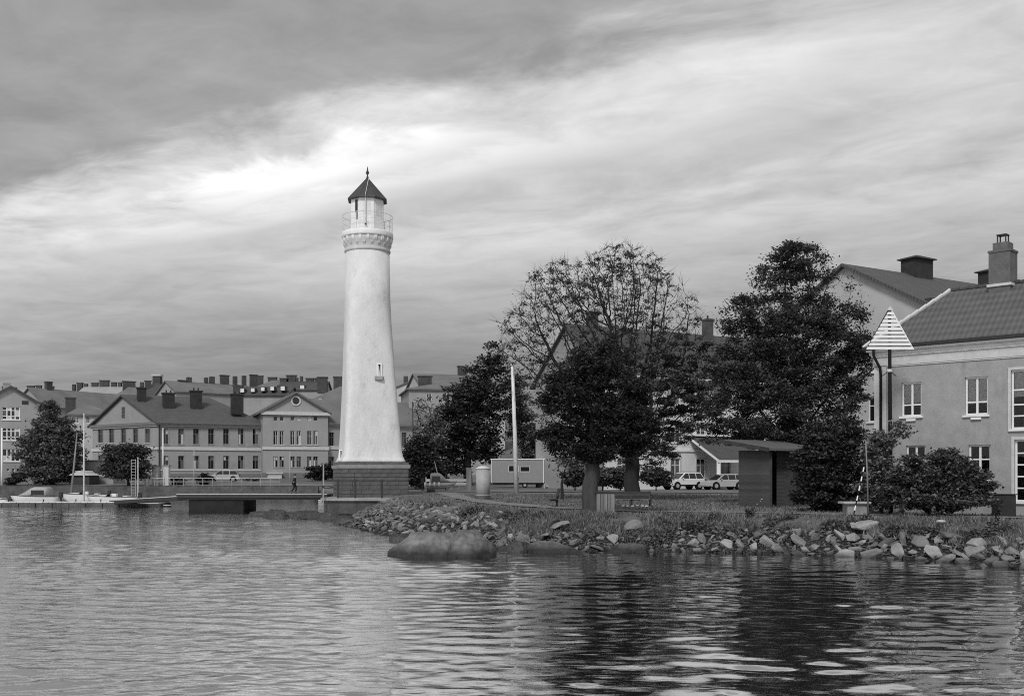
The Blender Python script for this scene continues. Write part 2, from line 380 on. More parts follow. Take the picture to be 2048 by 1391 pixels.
drape('path', [(-5.5, 88), (-3.4, 72), (-1.0, 61.5), (2.2, 54), (6.0, 49.6), (11, 48.0), (15, 45.8), (20.5, 42.5), (26, 39)], 1.5, PATHM)
drape('road', [(-6, 97), (4, 95), (16, 92), (30, 88), (50, 80)], 7.0, ROADM, wob=0)
drape('quay_pavement', [(-80, 126), (-50, 126), (-24, 125.5), (-8, 118)], 7.0, ROADM, wob=0)

# far quay wall
q = MB()
for a, b in (((-22, 119.5), (-45, 120.5)), ((-45, 120.5), (-75, 120.5)), ((-75, 120.5), (-140, 119))):
    q.bar((a[0], a[1] - .1, .42), (b[0], b[1] - .1, .42), .5, 2.5)
structure(q.build('quay_wall', DSTONE))

# water: a real rippled sheet, finest where it is nearest to the shore the photograph was taken from
def water():
    ys = [11.0]
    while ys[-1] < 135: ys.append(ys[-1] + max(.04, .0030 * ys[-1] ** 1.12))
    ys = np.array(ys); n = 470
    tx = np.linspace(-1, 1, n)
    Y = np.repeat(ys[:, None], n, 1); X = tx[None, :] * (Y * .62 + 3.0)
    Z = np.zeros_like(X); g = np.random.default_rng(3)
    wind = R(85)                       # ripples travel towards the viewer
    left = np.interp(X / Y, [-.22, .03], [1.0, 0.0]); Zs = np.zeros_like(X)
    for k in range(64):
        lam = 0.20 * (1.06 ** k)
        if lam > 5: break
        for j in range(2):
            th = wind + g.normal(0, .36 if lam > .7 else .55); ph = g.uniform(0, 6.28)
            fade = np.clip(1.6 - (Y * .0030 * 4.5) / lam, 0, 1)      # no waves shorter than the sheet can carry
            kx, ky = math.cos(th) * 6.2832 / lam, math.sin(th) * 6.2832 / lam
            warp = 1.1 * np.sin(X * .31 + Y * .17 + ph) + .9 * np.sin(X * .12 - Y * .43 + 2 * ph)
            pack = .45 + .75 * np.sin(X * .35 / lam ** .5 + Y * .5 / lam ** .5 + ph * 3)      # ripples come in packets
            w = np.sin(kx * X + ky * Y + ph + warp) * pack * fade * g.uniform(.5, 1.3)
            slope = .025 * math.exp(-(math.log(lam / .85) / .55) ** 2)
            Z += slope * lam / 6.2832 * w
            if lam < .95: Zs += (.018 * left + .010) * lam / 6.2832 * w
    gust = .75 + .25 * np.sin(X * .045 + Y * .16 + 1.3) * np.sin(Y * .07 - X * .03)
    d = sdist(X, Y); Z = (Z + Zs) * gust * np.clip(.35 + (-d) * .06, .35, 1.0) * np.interp(X / Y, [.12, .34], [1.0, 1.4])
    Z -= Z.mean()
    ny = len(ys); vid = np.arange(ny * n).reshape(ny, n)
    f = np.stack([vid[:-1, :-1], vid[:-1, 1:], vid[1:, 1:], vid[1:, :-1]], -1).reshape(-1, 4)
    m = bpy.data.materials.new('harbour_water'); m.use_nodes = True; t = m.node_tree; b = t.nodes['Principled BSDF']
    b.inputs['Base Color'].default_value = (.018, .018, .018, 1); b.inputs['Roughness'].default_value = .6; b.inputs['Specular IOR Level'].default_value = 0.0
    gl = t.nodes.new('ShaderNodeBsdfGlossy'); gl.inputs['Roughness'].default_value = .03; gl.inputs['Color'].default_value = (.95, .95, .95, 1)
    fr = t.nodes.new('ShaderNodeFresnel'); fr.inputs[0].default_value = 2.7; mxs = t.nodes.new('ShaderNodeMixShader')
    pw = t.nodes.new('ShaderNodeMath'); pw.operation = 'POWER'; pw.inputs[1].default_value = .34; t.links.new(fr.outputs[0], pw.inputs[0]); t.links.new(pw.outputs[0], mxs.inputs[0]); t.links.new(b.outputs[0], mxs.inputs[1]); t.links.new(gl.outputs[0], mxs.inputs[2]); t.links.new(mxs.outputs[0], t.nodes['Material Output'].inputs[0])
    c = t.nodes.new('ShaderNodeTexCoord'); mp = t.nodes.new('ShaderNodeMapping'); mp.inputs['Scale'].default_value = (.5, 2.0, 1); mp.inputs['Rotation'].default_value = (0, 0, R(-8))
    t.links.new(c.outputs['Object'], mp.inputs[0])
    n1 = t.nodes.new('ShaderNodeTexNoise'); n1.inputs['Scale'].default_value = 3.4; n1.inputs['Detail'].default_value = 4; n1.inputs['Roughness'].default_value = .55; n1.inputs['Distortion'].default_value = .4
    t.links.new(mp.outputs[0], n1.inputs['Vector'])
    bp = t.nodes.new('ShaderNodeBump'); bp.inputs['Distance'].default_value = .035; xs_ = t.nodes.new('ShaderNodeSeparateXYZ'); t.links.new(c.outputs['Object'], xs_.inputs[0]); mr = t.nodes.new('ShaderNodeMapRange'); mr.inputs[1].default_value = -9; mr.inputs[2].default_value = 3; mr.inputs[3].default_value = .50; mr.inputs[4].default_value = .10; t.links.new(xs_.outputs[0], mr.inputs[0]); t.links.new(mr.outputs[0], bp.inputs['Strength'])
    t.links.new(n1.outputs[0], bp.inputs['Height']); t.links.new(bp.outputs[0], b.inputs['Normal']); t.links.new(bp.outputs[0], gl.inputs['Normal']); t.links.new(bp.outputs[0], fr.inputs['Normal'])
    structure(link('water', np_mesh('water', np.stack([X, Y, Z], -1).reshape(-1, 3), f, m, True)))
    # the rest of the harbour, out of the picture, a little below the rippled sheet
    w = MB().add([(-420, -60, -.25), (420, -60, -.25), (420, 140, -.25), (-420, 140, -.25)], [(0, 1, 2, 3)])
    structure(w.build('harbour_water', m))
water()
# ------------------------------------------------------------------ the lighthouse
LD = 83.0; LS = F / LD
LX = gx(735, LD)
def lz(py): return gz(py, LD)
def lighthouse():
    T = thing('lighthouse', 'tall white lighthouse with dark pointed roof on a stone plinth at the water', 'lighthouse', (LX, LD, 0))
    rot = R(16)
    def ring(hw, z, sq, n=64, off=0.0):
        pts = []
        for k in range(n):
            a = 2 * math.pi * k / n; c, s = math.cos(a), math.sin(a)
            p = 2 + 14 * sq ** 1.6                                  # superellipse: round at the top, square at the foot
            r = (abs(c) ** p + abs(s) ** p) ** (-1 / p)
            x, y = hw * r * c, hw * r * s
            pts.append((x * math.cos(rot) - y * math.sin(rot) + off, x * math.sin(rot) + y * math.cos(rot), z))
        return pts
    prof = [(924, 2.53, 1.0, .20), (919, 2.41, 1.0, .20), (913, 2.31, 1.0, .20), (902, 2.24, 1.0, .19), (880, 2.18, .95, .18), (850, 2.11, .85, .16), (800, 2.00, .7, .12), (750, 1.92, .5, .08), (700, 1.86, .35, .05), (650, 1.81, .2, .02), (600, 1.78, .08, 0), (505, 1.73, 0, 0)]
    b = MB(); b.loft([ring(h, lz(y), q, off=o) for y, h, q, o in prof]); b.build('tower', WHITEWALL, T, True)
    # upper ring, corbel zone, gallery
    b = MB(); b.lathe([(1.72, lz(507)), (1.80, lz(506)), (1.82, lz(503)), (1.76, lz(501)), (1.75, lz(500.5)), (1.80, lz(493)), (1.88, lz(486)), (1.93, lz(479)), (1.9, lz(478.5))], 48); b.build('neck_ring', mat('grey_whitewash', .52, .12, 2, .9), T, True)
    for row, (y0, y1, r0, ww) in enumerate(((499, 490, 1.71, .18), (491, 479, 1.78, .22))):
        n = 20 if row else 20
        for k in range(n):
            a = 2 * math.pi * (k + .5 * row) / n
            q = Matrix.Rotation(a, 3, 'Z'); z0, z1 = lz(y0), lz(y1)
            p = [(-.02, z0 + .12), (-.02, z1), (.19 + .03 * row, z1), (.18, z0 + .25), (.08, z0 + .1)]
            m = MB(); nn = len(p)
            vs = [q @ Vector((r0 + x, s * ww / 2, z)) for s in (-1, 1) for x, z in p]
            m.add(vs, [tuple(range(nn)), tuple(reversed(range(nn, 2 * nn)))] + [(i, i + nn, (i + 1) % nn + nn, (i + 1) % nn) for i in range(nn)])
            m.build('corbel', WHITE if row else PALE, T)
    b = MB(); b.lathe([(1.70, lz(478)), (2.0, lz(478)), (2.03, lz(476)), (2.03, lz(469)), (2.0, lz(467)), (1.0, lz(466.5))], 48); b.build('gallery', WHITE, T, True)
    # railing of the gallery
    zt = lz(434); z0 = lz(467)
    for k in range(20):
        a = 2 * math.pi * k / 20
        MB().tube([(1.96 * math.cos(a), 1.96 * math.sin(a), z0 - .05), (1.96 * math.cos(a), 1.96 * math.sin(a), zt)], .020, 5).build('gallery_post', PALE, T)
    for z, r in ((zt, .022), (z0 + (zt - z0) * .62, .012), (z0 + (zt - z0) * .3, .012)):
        m = MB(); ring_ = [[(1.96 * math.cos(a) + 0, 1.96 * math.sin(a), z)] for a in np.linspace(0, 6.2832, 41)]
        m.tube([p[0] for p in ring_], r, 5, False); m.build('gallery_rail', PALE, T)
    # octagonal lantern room
    ro = R(22.5 + 6)
    def octo(r, z): return [(r * math.cos(ro + k * math.pi / 4), r * math.sin(ro + k * math.pi / 4), z) for k in range(8)]
    b = MB(); b.loft([octo(1.40, lz(467)), octo(1.40, lz(458)), octo(1.36, lz(457.5)), octo(1.36, lz(402))]); lan = b.build('lantern_room', WHITE, T)
    b = MB(); b.loft([octo(1.62, lz(403.5)), octo(1.64, lz(402)), octo(1.62, lz(400.5)), octo(.05, lz(357))]); rf = b.build('lantern_roof', METALR, T)
    for k in range(8):
        a = ro + k * math.pi / 4
        MB().tube([(1.61 * math.cos(a), 1.61 * math.sin(a), lz(401)), (.06 * math.cos(a), .06 * math.sin(a), lz(356.5))], .022, 4).build('roof_seam', METALR, rf)
    b = MB(); b.lathe([(.02, lz(360)), (.10, lz(358)), (.09, lz(354)), (.045, lz(352)), (.05, lz(350)), (.14, lz(346)), (.06, lz(341)), (.012, lz(333))], 10); b.build('finial', DARK, rf, True)
    # dark opening of the lantern room, glazing panel, earthing cable
    def facet(a_mid, w, z0, z1, r, name, m, par, th=.03):
        q = Matrix.Rotation(a_mid, 3, 'Z'); mb = MB(); mb.box(q @ Vector((r, w[1], (z0 + z1) / 2)), (th, w[0], z1 - z0), q); return mb.build(name, m, par)
    apo = 1.36 * math.cos(math.pi / 8)
    angs = [ro + math.pi / 8 + k * math.pi / 4 for k in range(8)]
    fr = min(angs, key=lambda a: abs((a - R(-90) + math.pi) % (2 * math.pi) - math.pi))
    lf = fr - math.pi / 4; rt = fr + math.pi / 4
    facet(lf, (.27, .10), lz(430), lz(406), apo + .004, 'lantern_window', DARK, lan); facet(lf, (.18, .14), lz(445), lz(430.5), apo + .004, 'lantern_window', DARK, lan)
    facet(lf, (.44, .10), lz(405.9), lz(404.5), apo + .02, 'window_head', PALE, lan)
    for a in (fr, rt): facet(a, (.62, 0), lz(436), lz(411), apo + .004, 'lantern_panel', mat('lantern_panel', .70, .05, 2, .4), lan, .02)
    MB().tube([(.10, -.12, lz(358)), (.05, -1.60, lz(400)), (.05, -1.42, lz(404)), (.05, -1.40, lz(455))], .03, 5).build('earthing_cable', PALE, T)
    MB().box((.05, -1.42, lz(456)), (.14, .1, .12)).build('cable_box', DARK, T)
    # windows of the shaft: recessed slots with frames
    def slot(px, y0, y1, w, yface, name, sill):
        x = gx(px, LD) - LX; z0, z1 = lz(y1), lz(y0)
        win = MB(); d = .16
        zz = (z0 + z1) / 2; ks = [(lz(p[0]), p[1], p[2], p[3]) for p in prof]
        for (za, ha, qa, oa), (zb_, hb_, qb, ob) in zip(ks[:-1], ks[1:]):
            if za <= zz <= zb_: t = (zz - za) / (zb_ - za); rr = ring(ha + (hb_ - ha) * t, zz, qa + (qb - qa) * t, 256, oa + (ob - oa) * t); break
        yface = min((abs(p[0] - x), p[1]) for p in rr if p[1] < 0)[1] - .02
        for sx in (-1, 1): win.bb(x + sx * w / 2 - .05, x + sx * w / 2 + .05, yface - .05, yface + d, z0, z1)
        win.bb(x - w / 2 - .05, x + w / 2 + .05, yface - .06, yface + d, z1, z1 + .08)
        wo = win.build('window', WHITE, T)
        MB().bb(x - w / 2, x + w / 2, yface + .02, yface + .06, z0, z1).build('pane', BLACK, wo)
        if sill: MB().bb(x - w / 2 - .18, x + w / 2 + .18, yface - .24, yface + .1, z0 - .30, z0).build('sill', CONC, wo, bevel=.03)
    slot(764, 733, 756, .30, -1.93, 'window', True)
    slot(686, 901, 921, .20, -2.30, 'window', False)
    # square plinth laid in courses of stone blocks
    P = MB()
    def sqr(hw, z, off=.20): return [(hw * sx * math.cos(rot) - hw * sy * math.sin(rot) + off, hw * sx * math.sin(rot) + hw * sy * math.cos(rot), z) for sx, sy in ((-1, -1), (1, -1), (1, 1), (-1, 1))]
    P.loft([sqr(2.57, .9), sqr(2.54, lz(934))]); plinth = P.build('plinth', DSTONE, T)
    m = MB(); m.loft([sqr(2.60, lz(938)), sqr(2.71, lz(936)), sqr(2.74, lz(931)), sqr(2.66, lz(930)), sqr(2.3, lz(929.9))]); m.build('plinth_moulding', CONC, T)
    m = MB(); m.loft([sqr(2.62, lz(930)), sqr(2.62, lz(925)), sqr(2.3, lz(924.5))]); m.build('plinth_moulding', STONE, T)
    zb, zt2 = 1.18, lz(937); nc = 7; hh = (zt2 - zb) / nc; g = random.Random(4); cache = {}
    for fc in range(4):
        if fc == 2: continue
        qa = Matrix.Rotation(rot + fc * math.pi / 2, 3, 'Z')
        for c in range(nc):
            x = -2.56
            while x < 2.54:
                w = g.choice((.55, .7, .85, 1.0))
                if x + w > 2.39: w = 2.56 - x
                key = (round(w, 2), g.randrange(2))
                if key not in cache:
                    me = MB().box((0, 0, 0), (w - .016, .10, hh - .022)); o = me.build('block', STONE, plinth, bevel=.012); cache[key] = o.data; first = o
                    o2 = o
                else: o2 = link('block', cache[key], plinth)
                pr = g.uniform(-.014, .014); p = qa @ Vector((x + w / 2, -2.585 + pr, 0))
                o2.location = (p.x + .20, p.y, zb + hh * (c + .5)); o2.rotation_euler = (0, 0, rot + fc * math.pi / 2)
                x += w
lighthouse()

# stone platform the lighthouse stands on
b = MB(); x0, x1 = gx(645, 78), gx(826, 78)
b.add([(x0, 78, -1), (x1, 77.2, -1), (x1 + .6, 89, -1), (x0 - .3, 90, -1), (x0, 78.05, 1.02), (x1, 77.25, 1.02), (x1 + .6, 89, 1.02), (x0 - .3, 90, 1.02)], [(0, 1, 5, 4), (1, 2, 6, 5), (2, 3, 7, 6), (3, 0, 4, 7), (4, 5, 6, 7), (3, 2, 1, 0)])
plat = structure(b.build('stone_platform', DSTONE, bevel=.04))
b = MB(); b.add([(x0 - .12, 77.85, 1.03), (x1 + .05, 77.05, 1.03), (x1 + .65, 89.1, 1.03), (x0 - .42, 90.1, 1.03), (x0 - .12, 77.85, 1.24), (x1 + .05, 77.05, 1.24), (x1 + .65, 89.1, 1.24), (x0 - .42, 90.1, 1.24)], [(0, 1, 5, 4), (1, 2, 6, 5), (2, 3, 7, 6), (3, 0, 4, 7), (4, 5, 6, 7), (3, 2, 1, 0)])
b.build('coping', CONC, plat, bevel=.02)
# iron railing round it
rl = thing('iron_railing', 'thin dark iron railing along the edge of the lighthouse platform', 'railing', (x0, 78, 1.24))
pts = [(0, 12), (0, 6), (0, .15), (gx(676, 78) - x0, .05), (gx(711, 78) - x0, -.1), (gx(765, 78) - x0, -.4), (x1 - x0 - .3, -.62)]
for i, (x, y) in enumerate(pts[:6]):
    MB().bb(x - .07, x + .07, y - .07, y + .07, -.35, 1.40).build('post', DARK, rl)
for z in (1.34, .72):
    for a, c in zip(pts[:-1], pts[1:]): MB().tube([(a[0], a[1], z), (c[0], c[1], z)], .02, 5).build('rail', DARK, rl)
pl_ = thing('mooring_post', 'pale slim pole standing beside the platform railing at the bridge end', 'pole', (gx(646, 77.4), 77.5, 0))
MB().tube([(0, 0, -1), (0.02, 0, 3.75)], [.07, .05], 8).build('shaft', CONC, pl_, True)
MB().tube([(0, 0, 2.0), (0, 0, 2.16)], .09, 8).build('collar', DARK, pl_)
# ------------------------------------------------------------------ buildings
WR = random.Random(77)
def V2(p): return Vector((p[0], p[1]))
class Wall:
    """one wall of a building: A left and B right end in plan, as seen from outside; px/py windows are placed by intersecting the line of sight with the wall"""
    def __init__(s, T, A, B, z0, z1, m, gable=None, depth=.22, name='wall'):
        s.T, s.A, s.B, s.z0, s.z1, s.m, s.gable, s.depth, s.name = T, V2(A), V2(B), z0, z1, m, gable, depth, name
        s.L = (s.B - s.A).length; s.u = (s.B - s.A) / s.L; s.rz = math.atan2(s.u.y, s.u.x); s.holes = []; s.org = Vector(T.location)
    def t_of(s, px):
        a = (px - 1024) / F; return (a * s.A.y - s.A.x) / (s.u.x - a * s.u.y)
    def D_of(s, px): return s.A.y + s.u.y * s.t_of(px)
    def rect(s, x0, x1, y0, y1):
        D = s.D_of((x0 + x1) / 2); return s.t_of(x0), s.t_of(x1), gz(y1, D), gz(y0, D)
    def loc(s, z=0): return Vector((s.A.x, s.A.y, z)) - s.org
    def win(s, r, nx=1, rows=(1,), frame=WHITE, glass=GLASSD, fw=.07, sill=True, curtain=None, surround=None, bar=.045, label=None, sm=None):
        x0, x1, z0, z1 = r; s.holes.append((x0, x1, z0, z1)); d = s.depth * .6
        f = MB()
        f.bb(x0, x0 + fw, d - .04, d + .04, z0, z1); f.bb(x1 - fw, x1, d - .04, d + .04, z0, z1)
        f.bb(x0 + fw, x1 - fw, d - .04, d + .04, z0, z0 + fw); f.bb(x0 + fw, x1 - fw, d - .04, d + .04, z1 - fw, z1)
        xa, xb, za, zb = x0 + fw, x1 - fw, z0 + fw, z1 - fw
        cw = (xb - xa) / nx; tot = sum(rows); zc = [za]
        for q in rows: zc.append(zc[-1] + (zb - za) * q / tot)
        for i in range(1, nx): f.bb(xa + cw * i - bar, xa + cw * i + bar, d - .035, d + .035, za, zb)
        for z in zc[1:-1]: f.bb(xa, xb, d - .03, d + .03, z - bar * .7, z + bar * .7)
        w = f.build('window', frame, s.T, loc=s.loc(), rotz=s.rz)
        if label: w['label'] = label
        for i in range(nx):
            for k in range(len(rows)):
                MB().bb(xa + cw * i, xa + cw * (i + 1), d - .008, d + .008, zc[k], zc[k + 1]).build('pane', glass if glass is not GLASSD or WR.random() > .4 else WR.choice((BLIND, BLIND, PALE)), w)
        if sill: MB().bb(x0 - .08, x1 + .08, -.10, d - .045, z0 - .09, z0 - .004).build('sill', frame if frame is WHITE else PALE, w)
        if curtain: MB().bb(xa, xb, d + .05, d + .07, za + (zb - za) * (1 - curtain), zb).build('curtain', WHITE, w)
        if surround:
            e = surround; q = MB(); q.bb(x0 - e, x0, -.04, .05, z0, z1 + e); q.bb(x1, x1 + e, -.04, .05, z0, z1 + e); q.bb(x0, x1, -.04, .05, z1, z1 + e); q.build('surround', sm or PALE, w)
        return w
    def build(s):
        xs = sorted({0, s.L} | {h[i] for h in s.holes for i in (0, 1) if 0 < h[i] < s.L}); zs = sorted({s.z0, s.z1} | {h[i] for h in s.holes for i in (2, 3) if s.z0 < h[i] < s.z1})
        b = MB()
        def inh(x, z): return any(h[0] < x < h[1] and h[2] < z < h[3] for h in s.holes)
        for i in range(len(xs) - 1):
            for k in range(len(zs) - 1):
                if not inh((xs[i] + xs[i + 1]) / 2, (zs[k] + zs[k + 1]) / 2):
                    b.add([(xs[i], 0, zs[k]), (xs[i + 1], 0, zs[k]), (xs[i + 1], 0, zs[k + 1]), (xs[i], 0, zs[k + 1])], [(0, 1, 2, 3)])
        d = s.depth
        for x0, x1, z0, z1 in s.holes:
            if z0 >= s.z1: continue
            b.add([(x0, 0, z0), (x1, 0, z0), (x1, d, z0), (x0, d, z0), (x0, 0, z1), (x1, 0, z1), (x1, d, z1), (x0, d, z1)], [(0, 1, 2, 3), (4, 7, 6, 5), (0, 3, 7, 4), (1, 5, 6, 2)])
        if s.gable is not None:
            gx_, gz_ = s.gable; b.add([(0, 0, s.z1), (s.L, 0, s.z1), (gx_, 0, gz_)], [(0, 1, 2)])
        o = b.build(s.name, s.m, s.T, loc=s.loc(), rotz=s.rz); return o
    def trim(s, name, z, h, proj, m, t0=None, t1=None):
        return MB().bb((0 if t0 is None else t0) - proj * .9, (s.L if t1 is None else t1) + proj * .9, -proj, .0 - .002, z, z + h).build(name, m, s.T, loc=s.loc(), rotz=s.rz)
def roof(T, polys, m, th=.22, name='roof', rz=0.0):
    """each slope is a slab of its own; rz turns its frame so that tile rows follow the eaves"""
    o = Vector(T.location); first = None; q_ = Matrix.Rotation(-rz, 3, 'Z')
    for p in polys:
        b = MB(); b.slab([q_ @ (Vector(q) - o) for q in p], th); r = b.build(name, m, T, rotz=rz); first = first or r
    return first
def chimney(rf, T, p, w, d, h, rz=0.0, m=None, cap=True, pots=0):
    """stack standing on point p (world) on the roof"""
    o = Vector(T.location); q = Matrix.Rotation(rz, 3, 'Z'); c = Vector(p) - o
    b = MB(); b.box(c + Vector((0, 0, h / 2 - .6)), (w, d, h + 1.2), q)
    if cap: b.box(c + Vector((0, 0, h + .04)), (w * 1.16, d * 1.16, .22), q)
    ch = b.build('chimney', m or DSTONE, rf)
    for k in range(pots):
        MB().tube([c + q @ Vector(((k - (pots - 1) / 2) * w * .4, 0, h + .1)), c + q @ Vector(((k - (pots - 1) / 2) * w * .4, 0, h + .55))], .11, 8).build('chimney_pot', DARK, ch)
    return ch
def V3(p, z): return Vector((p[0], p[1], z))

# --- the grey plastered house on the right
def near_house():
    A = V2((17.3, 50.0)); u = V2((.722, -.692)); nin = V2((.692, .722)); L = 15.0; Wd = 5.1
    B = A + u * L; T = thing('plaster_house', 'grey plastered two-storey house with tiled hip roof and white cornice beside the bushes', 'house', (A.x, A.y, 1.2))
    z0, zc = 1.1, 8.35
    w = Wall(T, A, B, z0, zc, PLASTER, depth=.24)
    # windows
    w.win(w.rect(1803, 1843, 764, 832), 2, (1.0, 2.1), glass=CLEAR, curtain=.62, fw=.075)
    w.win(w.rect(1930, 1976, 753, 829), 2, (1.0, 2.1), glass=CLEAR, curtain=.72, fw=.075)
    w.win(w.rect(2022, 2076, 738, 857), 2, (1, 1, 1.3, 1.6), glass=CLEAR, curtain=.45, fw=.08, surround=.12)
    w.win(w.rect(1812, 1851, 890, 962), 2, (1.6, 1.0), glass=CLEAR, fw=.075)
    w.win(w.rect(1937, 1981, 889, 962), 2, (1.6, 1.0), glass=CLEAR, fw=.075)
    w.win(w.rect(2029, 2084, 878, 1003), 2, (1, 1, 1, 1, 1), glass=CLEAR, fw=.08, surround=.12)
    for pxc in (2170, 2290): w.win(w.rect(pxc - 26, pxc + 30, 730, 830), 2, (1.0, 2.1), glass=CLEAR, curtain=.6)
    w.build()
    # sill brackets seen under the upper windows
    for pxc, py in ((1823, 839), (1953, 836)):
        t = w.t_of(pxc); z = gz(py, w.D_of(pxc)); MB().bb(t - .22, t + .22, -.10, -.003, z - .06, z + .04).build('sill_bracket', WHITE, T, loc=w.loc(), rotz=w.rz)
    C = A + nin * Wd; E = B + nin * Wd
    for P, Q in ((B, E), (E, C), (C, A)):
        Wall(T, P, Q, z0, zc, PLASTER).build()
    MB().bb(.05, L - .05, .3, Wd - .2, zc - .05, zc + .05).build('attic_floor', DWOOD, T, loc=w.loc(), rotz=w.rz)
    # white corner band, cornice in steps, gutter
    MB().bb(-.03, .55, -.05, -.002, z0, zc - .002).build('corner_pilaster', PALE, T, loc=w.loc(), rotz=w.rz)
    for z, h, pr, m in ((zc - .28, .06, .05, WHITE), (zc - .22, .42, .09, PALE), (zc + .20, .08, .16, WHITE), (zc + .28, .16, .22, PALE), (zc + .44, .10, .34, WHITE)):
        w.trim('cornice', z, h, pr, m)
    w.trim('gutter', zc + .56, .13, .48, DARK)
    ov = .42; ze = zc + .64; wr = Wd / 2
    def P(t, d, z): p = A + u * t + nin * d; return Vector((p.x, p.y, z))
    rise = 2.75
    e0 = P(-ov, -ov, ze); e1 = P(L + ov, -ov, ze); e2 = P(L + ov, Wd + ov, ze); e3 = P(-ov, Wd + ov, ze)
    r0 = P(wr, wr, ze + rise); r1 = P(L - wr, wr, ze + rise)
    rf = roof(T, [[e0, e1, r1, r0], [e2, e3, r0, r1], [e3, e0, r0], [e1, e2, r1]], TILE, .12, rz=w.rz)
    # tiled surface sits in its own frame so that the tile rows follow the slope
    def caps(a, b, n):
        o = Vector(T.location)
        for i in range(n):
            p, q = a.lerp(b, i / n), a.lerp(b, (i + .96) / n)
            MB().tube([p - o + Vector((0, 0, .03)), q - o + Vector((0, 0, .06))], [.085, .10], 6).build('ridge_tile', PALE if a is e0 else DSTONE, T)
    caps(e0, r0, 11); caps(r0, r1, 22)
    # large chimney with a hooded pot
    p = P(4.95, wr, ze + rise - .25); o = Vector(T.location); q = Matrix.Rotation(w.rz, 3, 'Z'); c = p - o
    b = MB(); b.box(c + Vector((0, 0, .6)), (.95, .95, 2.2), q); b.box(c + Vector((0, 0, 1.74)), (1.02, 1.02, .10), q); b.box(c + Vector((0, 0, 1.95)), (.68, .68, .40), q)
    ch = b.build('chimney', mat('chimney_render', .13, .25, 2, .95, .3), T)
    b = MB(); b.box(c + Vector((0, 0, .18)), (1.08, 1.08, .12), q); b.build('flashing', PALE, ch)
    b = MB(); b.box(c + Vector((0, 0, 2.52)), (.44, .44, .05), q)
    for sx in (-1, 1):
        for sy in (-1, 1): b.box(c + q @ Vector((sx * .18, sy * .18, 2.32)), (.05, .05, .38), q)
    b.build('chimney_hood', DARK, ch)
    # downpipe with its bend under the eaves
    o = w.loc()
    dp = MB(); dp.tube([(.10, -.42, zc + .58), (.10, -.40, zc + .25), (.30, -.12, zc - .35), (.32, -.12, zc - .7), (.32, -.12, z0)], .065, 8); dp.build('downpipe', BLACK, T, True, loc=o, rotz=w.rz)
near_house()

# --- pale gabled house behind
def gable_house():
    ap = V2((gx(1690, 70), 70.0)); r = V2((.853, .523)); qd = V2((.523, -.853)); hw = 6.1; L = 24.0
    zr = gz(531, 70); ze = zr - 3.25
    B = ap + qd * hw; A = ap - qd * hw; T = thing('gabled_house', 'tall pale gable-ended house with dark roof and two squat chimneys behind the tiled house', 'house', (A.x, A.y, 1.4))
    w = Wall(T, A, B, 1.2, ze, LIGHTWALL, gable=(hw, zr - .1)); 
    for t in (2.2, 5.2, 8.0):
        for z in (3.2, 6.4, 9.6): w.win((t, t + 1.1, z, z + 1.6), 2, (2, 1))
    w.build()
    C = B + r * L; E = A + r * L
    for P, Q in ((B, C), (C, E), (E, A)): Wall(T, P, Q, 1.2, ze, LIGHTWALL, gable=(hw, zr - .1) if P is C else None).build()
    ov = .35; k = 3.25 / hw
    def P(a, b, z): p = ap + r * a + qd * b; return Vector((p.x, p.y, z))
    lo = hw + .5; zl = zr - lo * k + .12
    rf = roof(T, [[P(-ov, 0, zr + .12), P(-ov, lo, zl), P(L + ov, lo, zl), P(L + ov, 0, zr + .12)], [P(-ov, 0, zr + .12), P(L + ov, 0, zr + .12), P(L + ov, -lo, zl), P(-ov, -lo, zl)]], ROOFM, .2)
    rz = math.atan2(r.y, r.x)
    for s, wd in ((7.1, 1.9), (15.8, 1.9)):
        o = Vector(T.location); q = Matrix.Rotation(rz, 3, 'Z'); c = P(s, .2, zr) - o
        b = MB(); b.box(c + Vector((0, 0, .3)), (wd, 1.2, 1.5), q); ch = b.build('chimney', mat('sooty_brick', .04, .3, 2, .95), rf)
        b = MB(); b.loft([[c + q @ Vector((sx * (wd / 2 + .18), sy * .8, 1.06)) for sx, sy in ((-1, -1), (1, -1), (1, 1), (-1, 1))], [c + q @ Vector((sx * (wd / 2 + .18), sy * .8, 1.14)) for sx, sy in ((-1, -1), (1, -1), (1, 1), (-1, 1))], [c + q @ Vector((sx * .15, sy * .1, 1.42)) for sx, sy in ((-1, -1), (1, -1), (1, 1), (-1, 1))]]); b.build('chimney_cap', ROOFD, ch)
    # dark boxed eaves of the long side
    o = Vector(T.location); b = MB(); b.bar(P(.1, hw + .22, ze - .05) - o, P(L, hw + .22, ze - .05) - o, .42, .5); b.build('eaves', DWOOD, T)
gable_house()

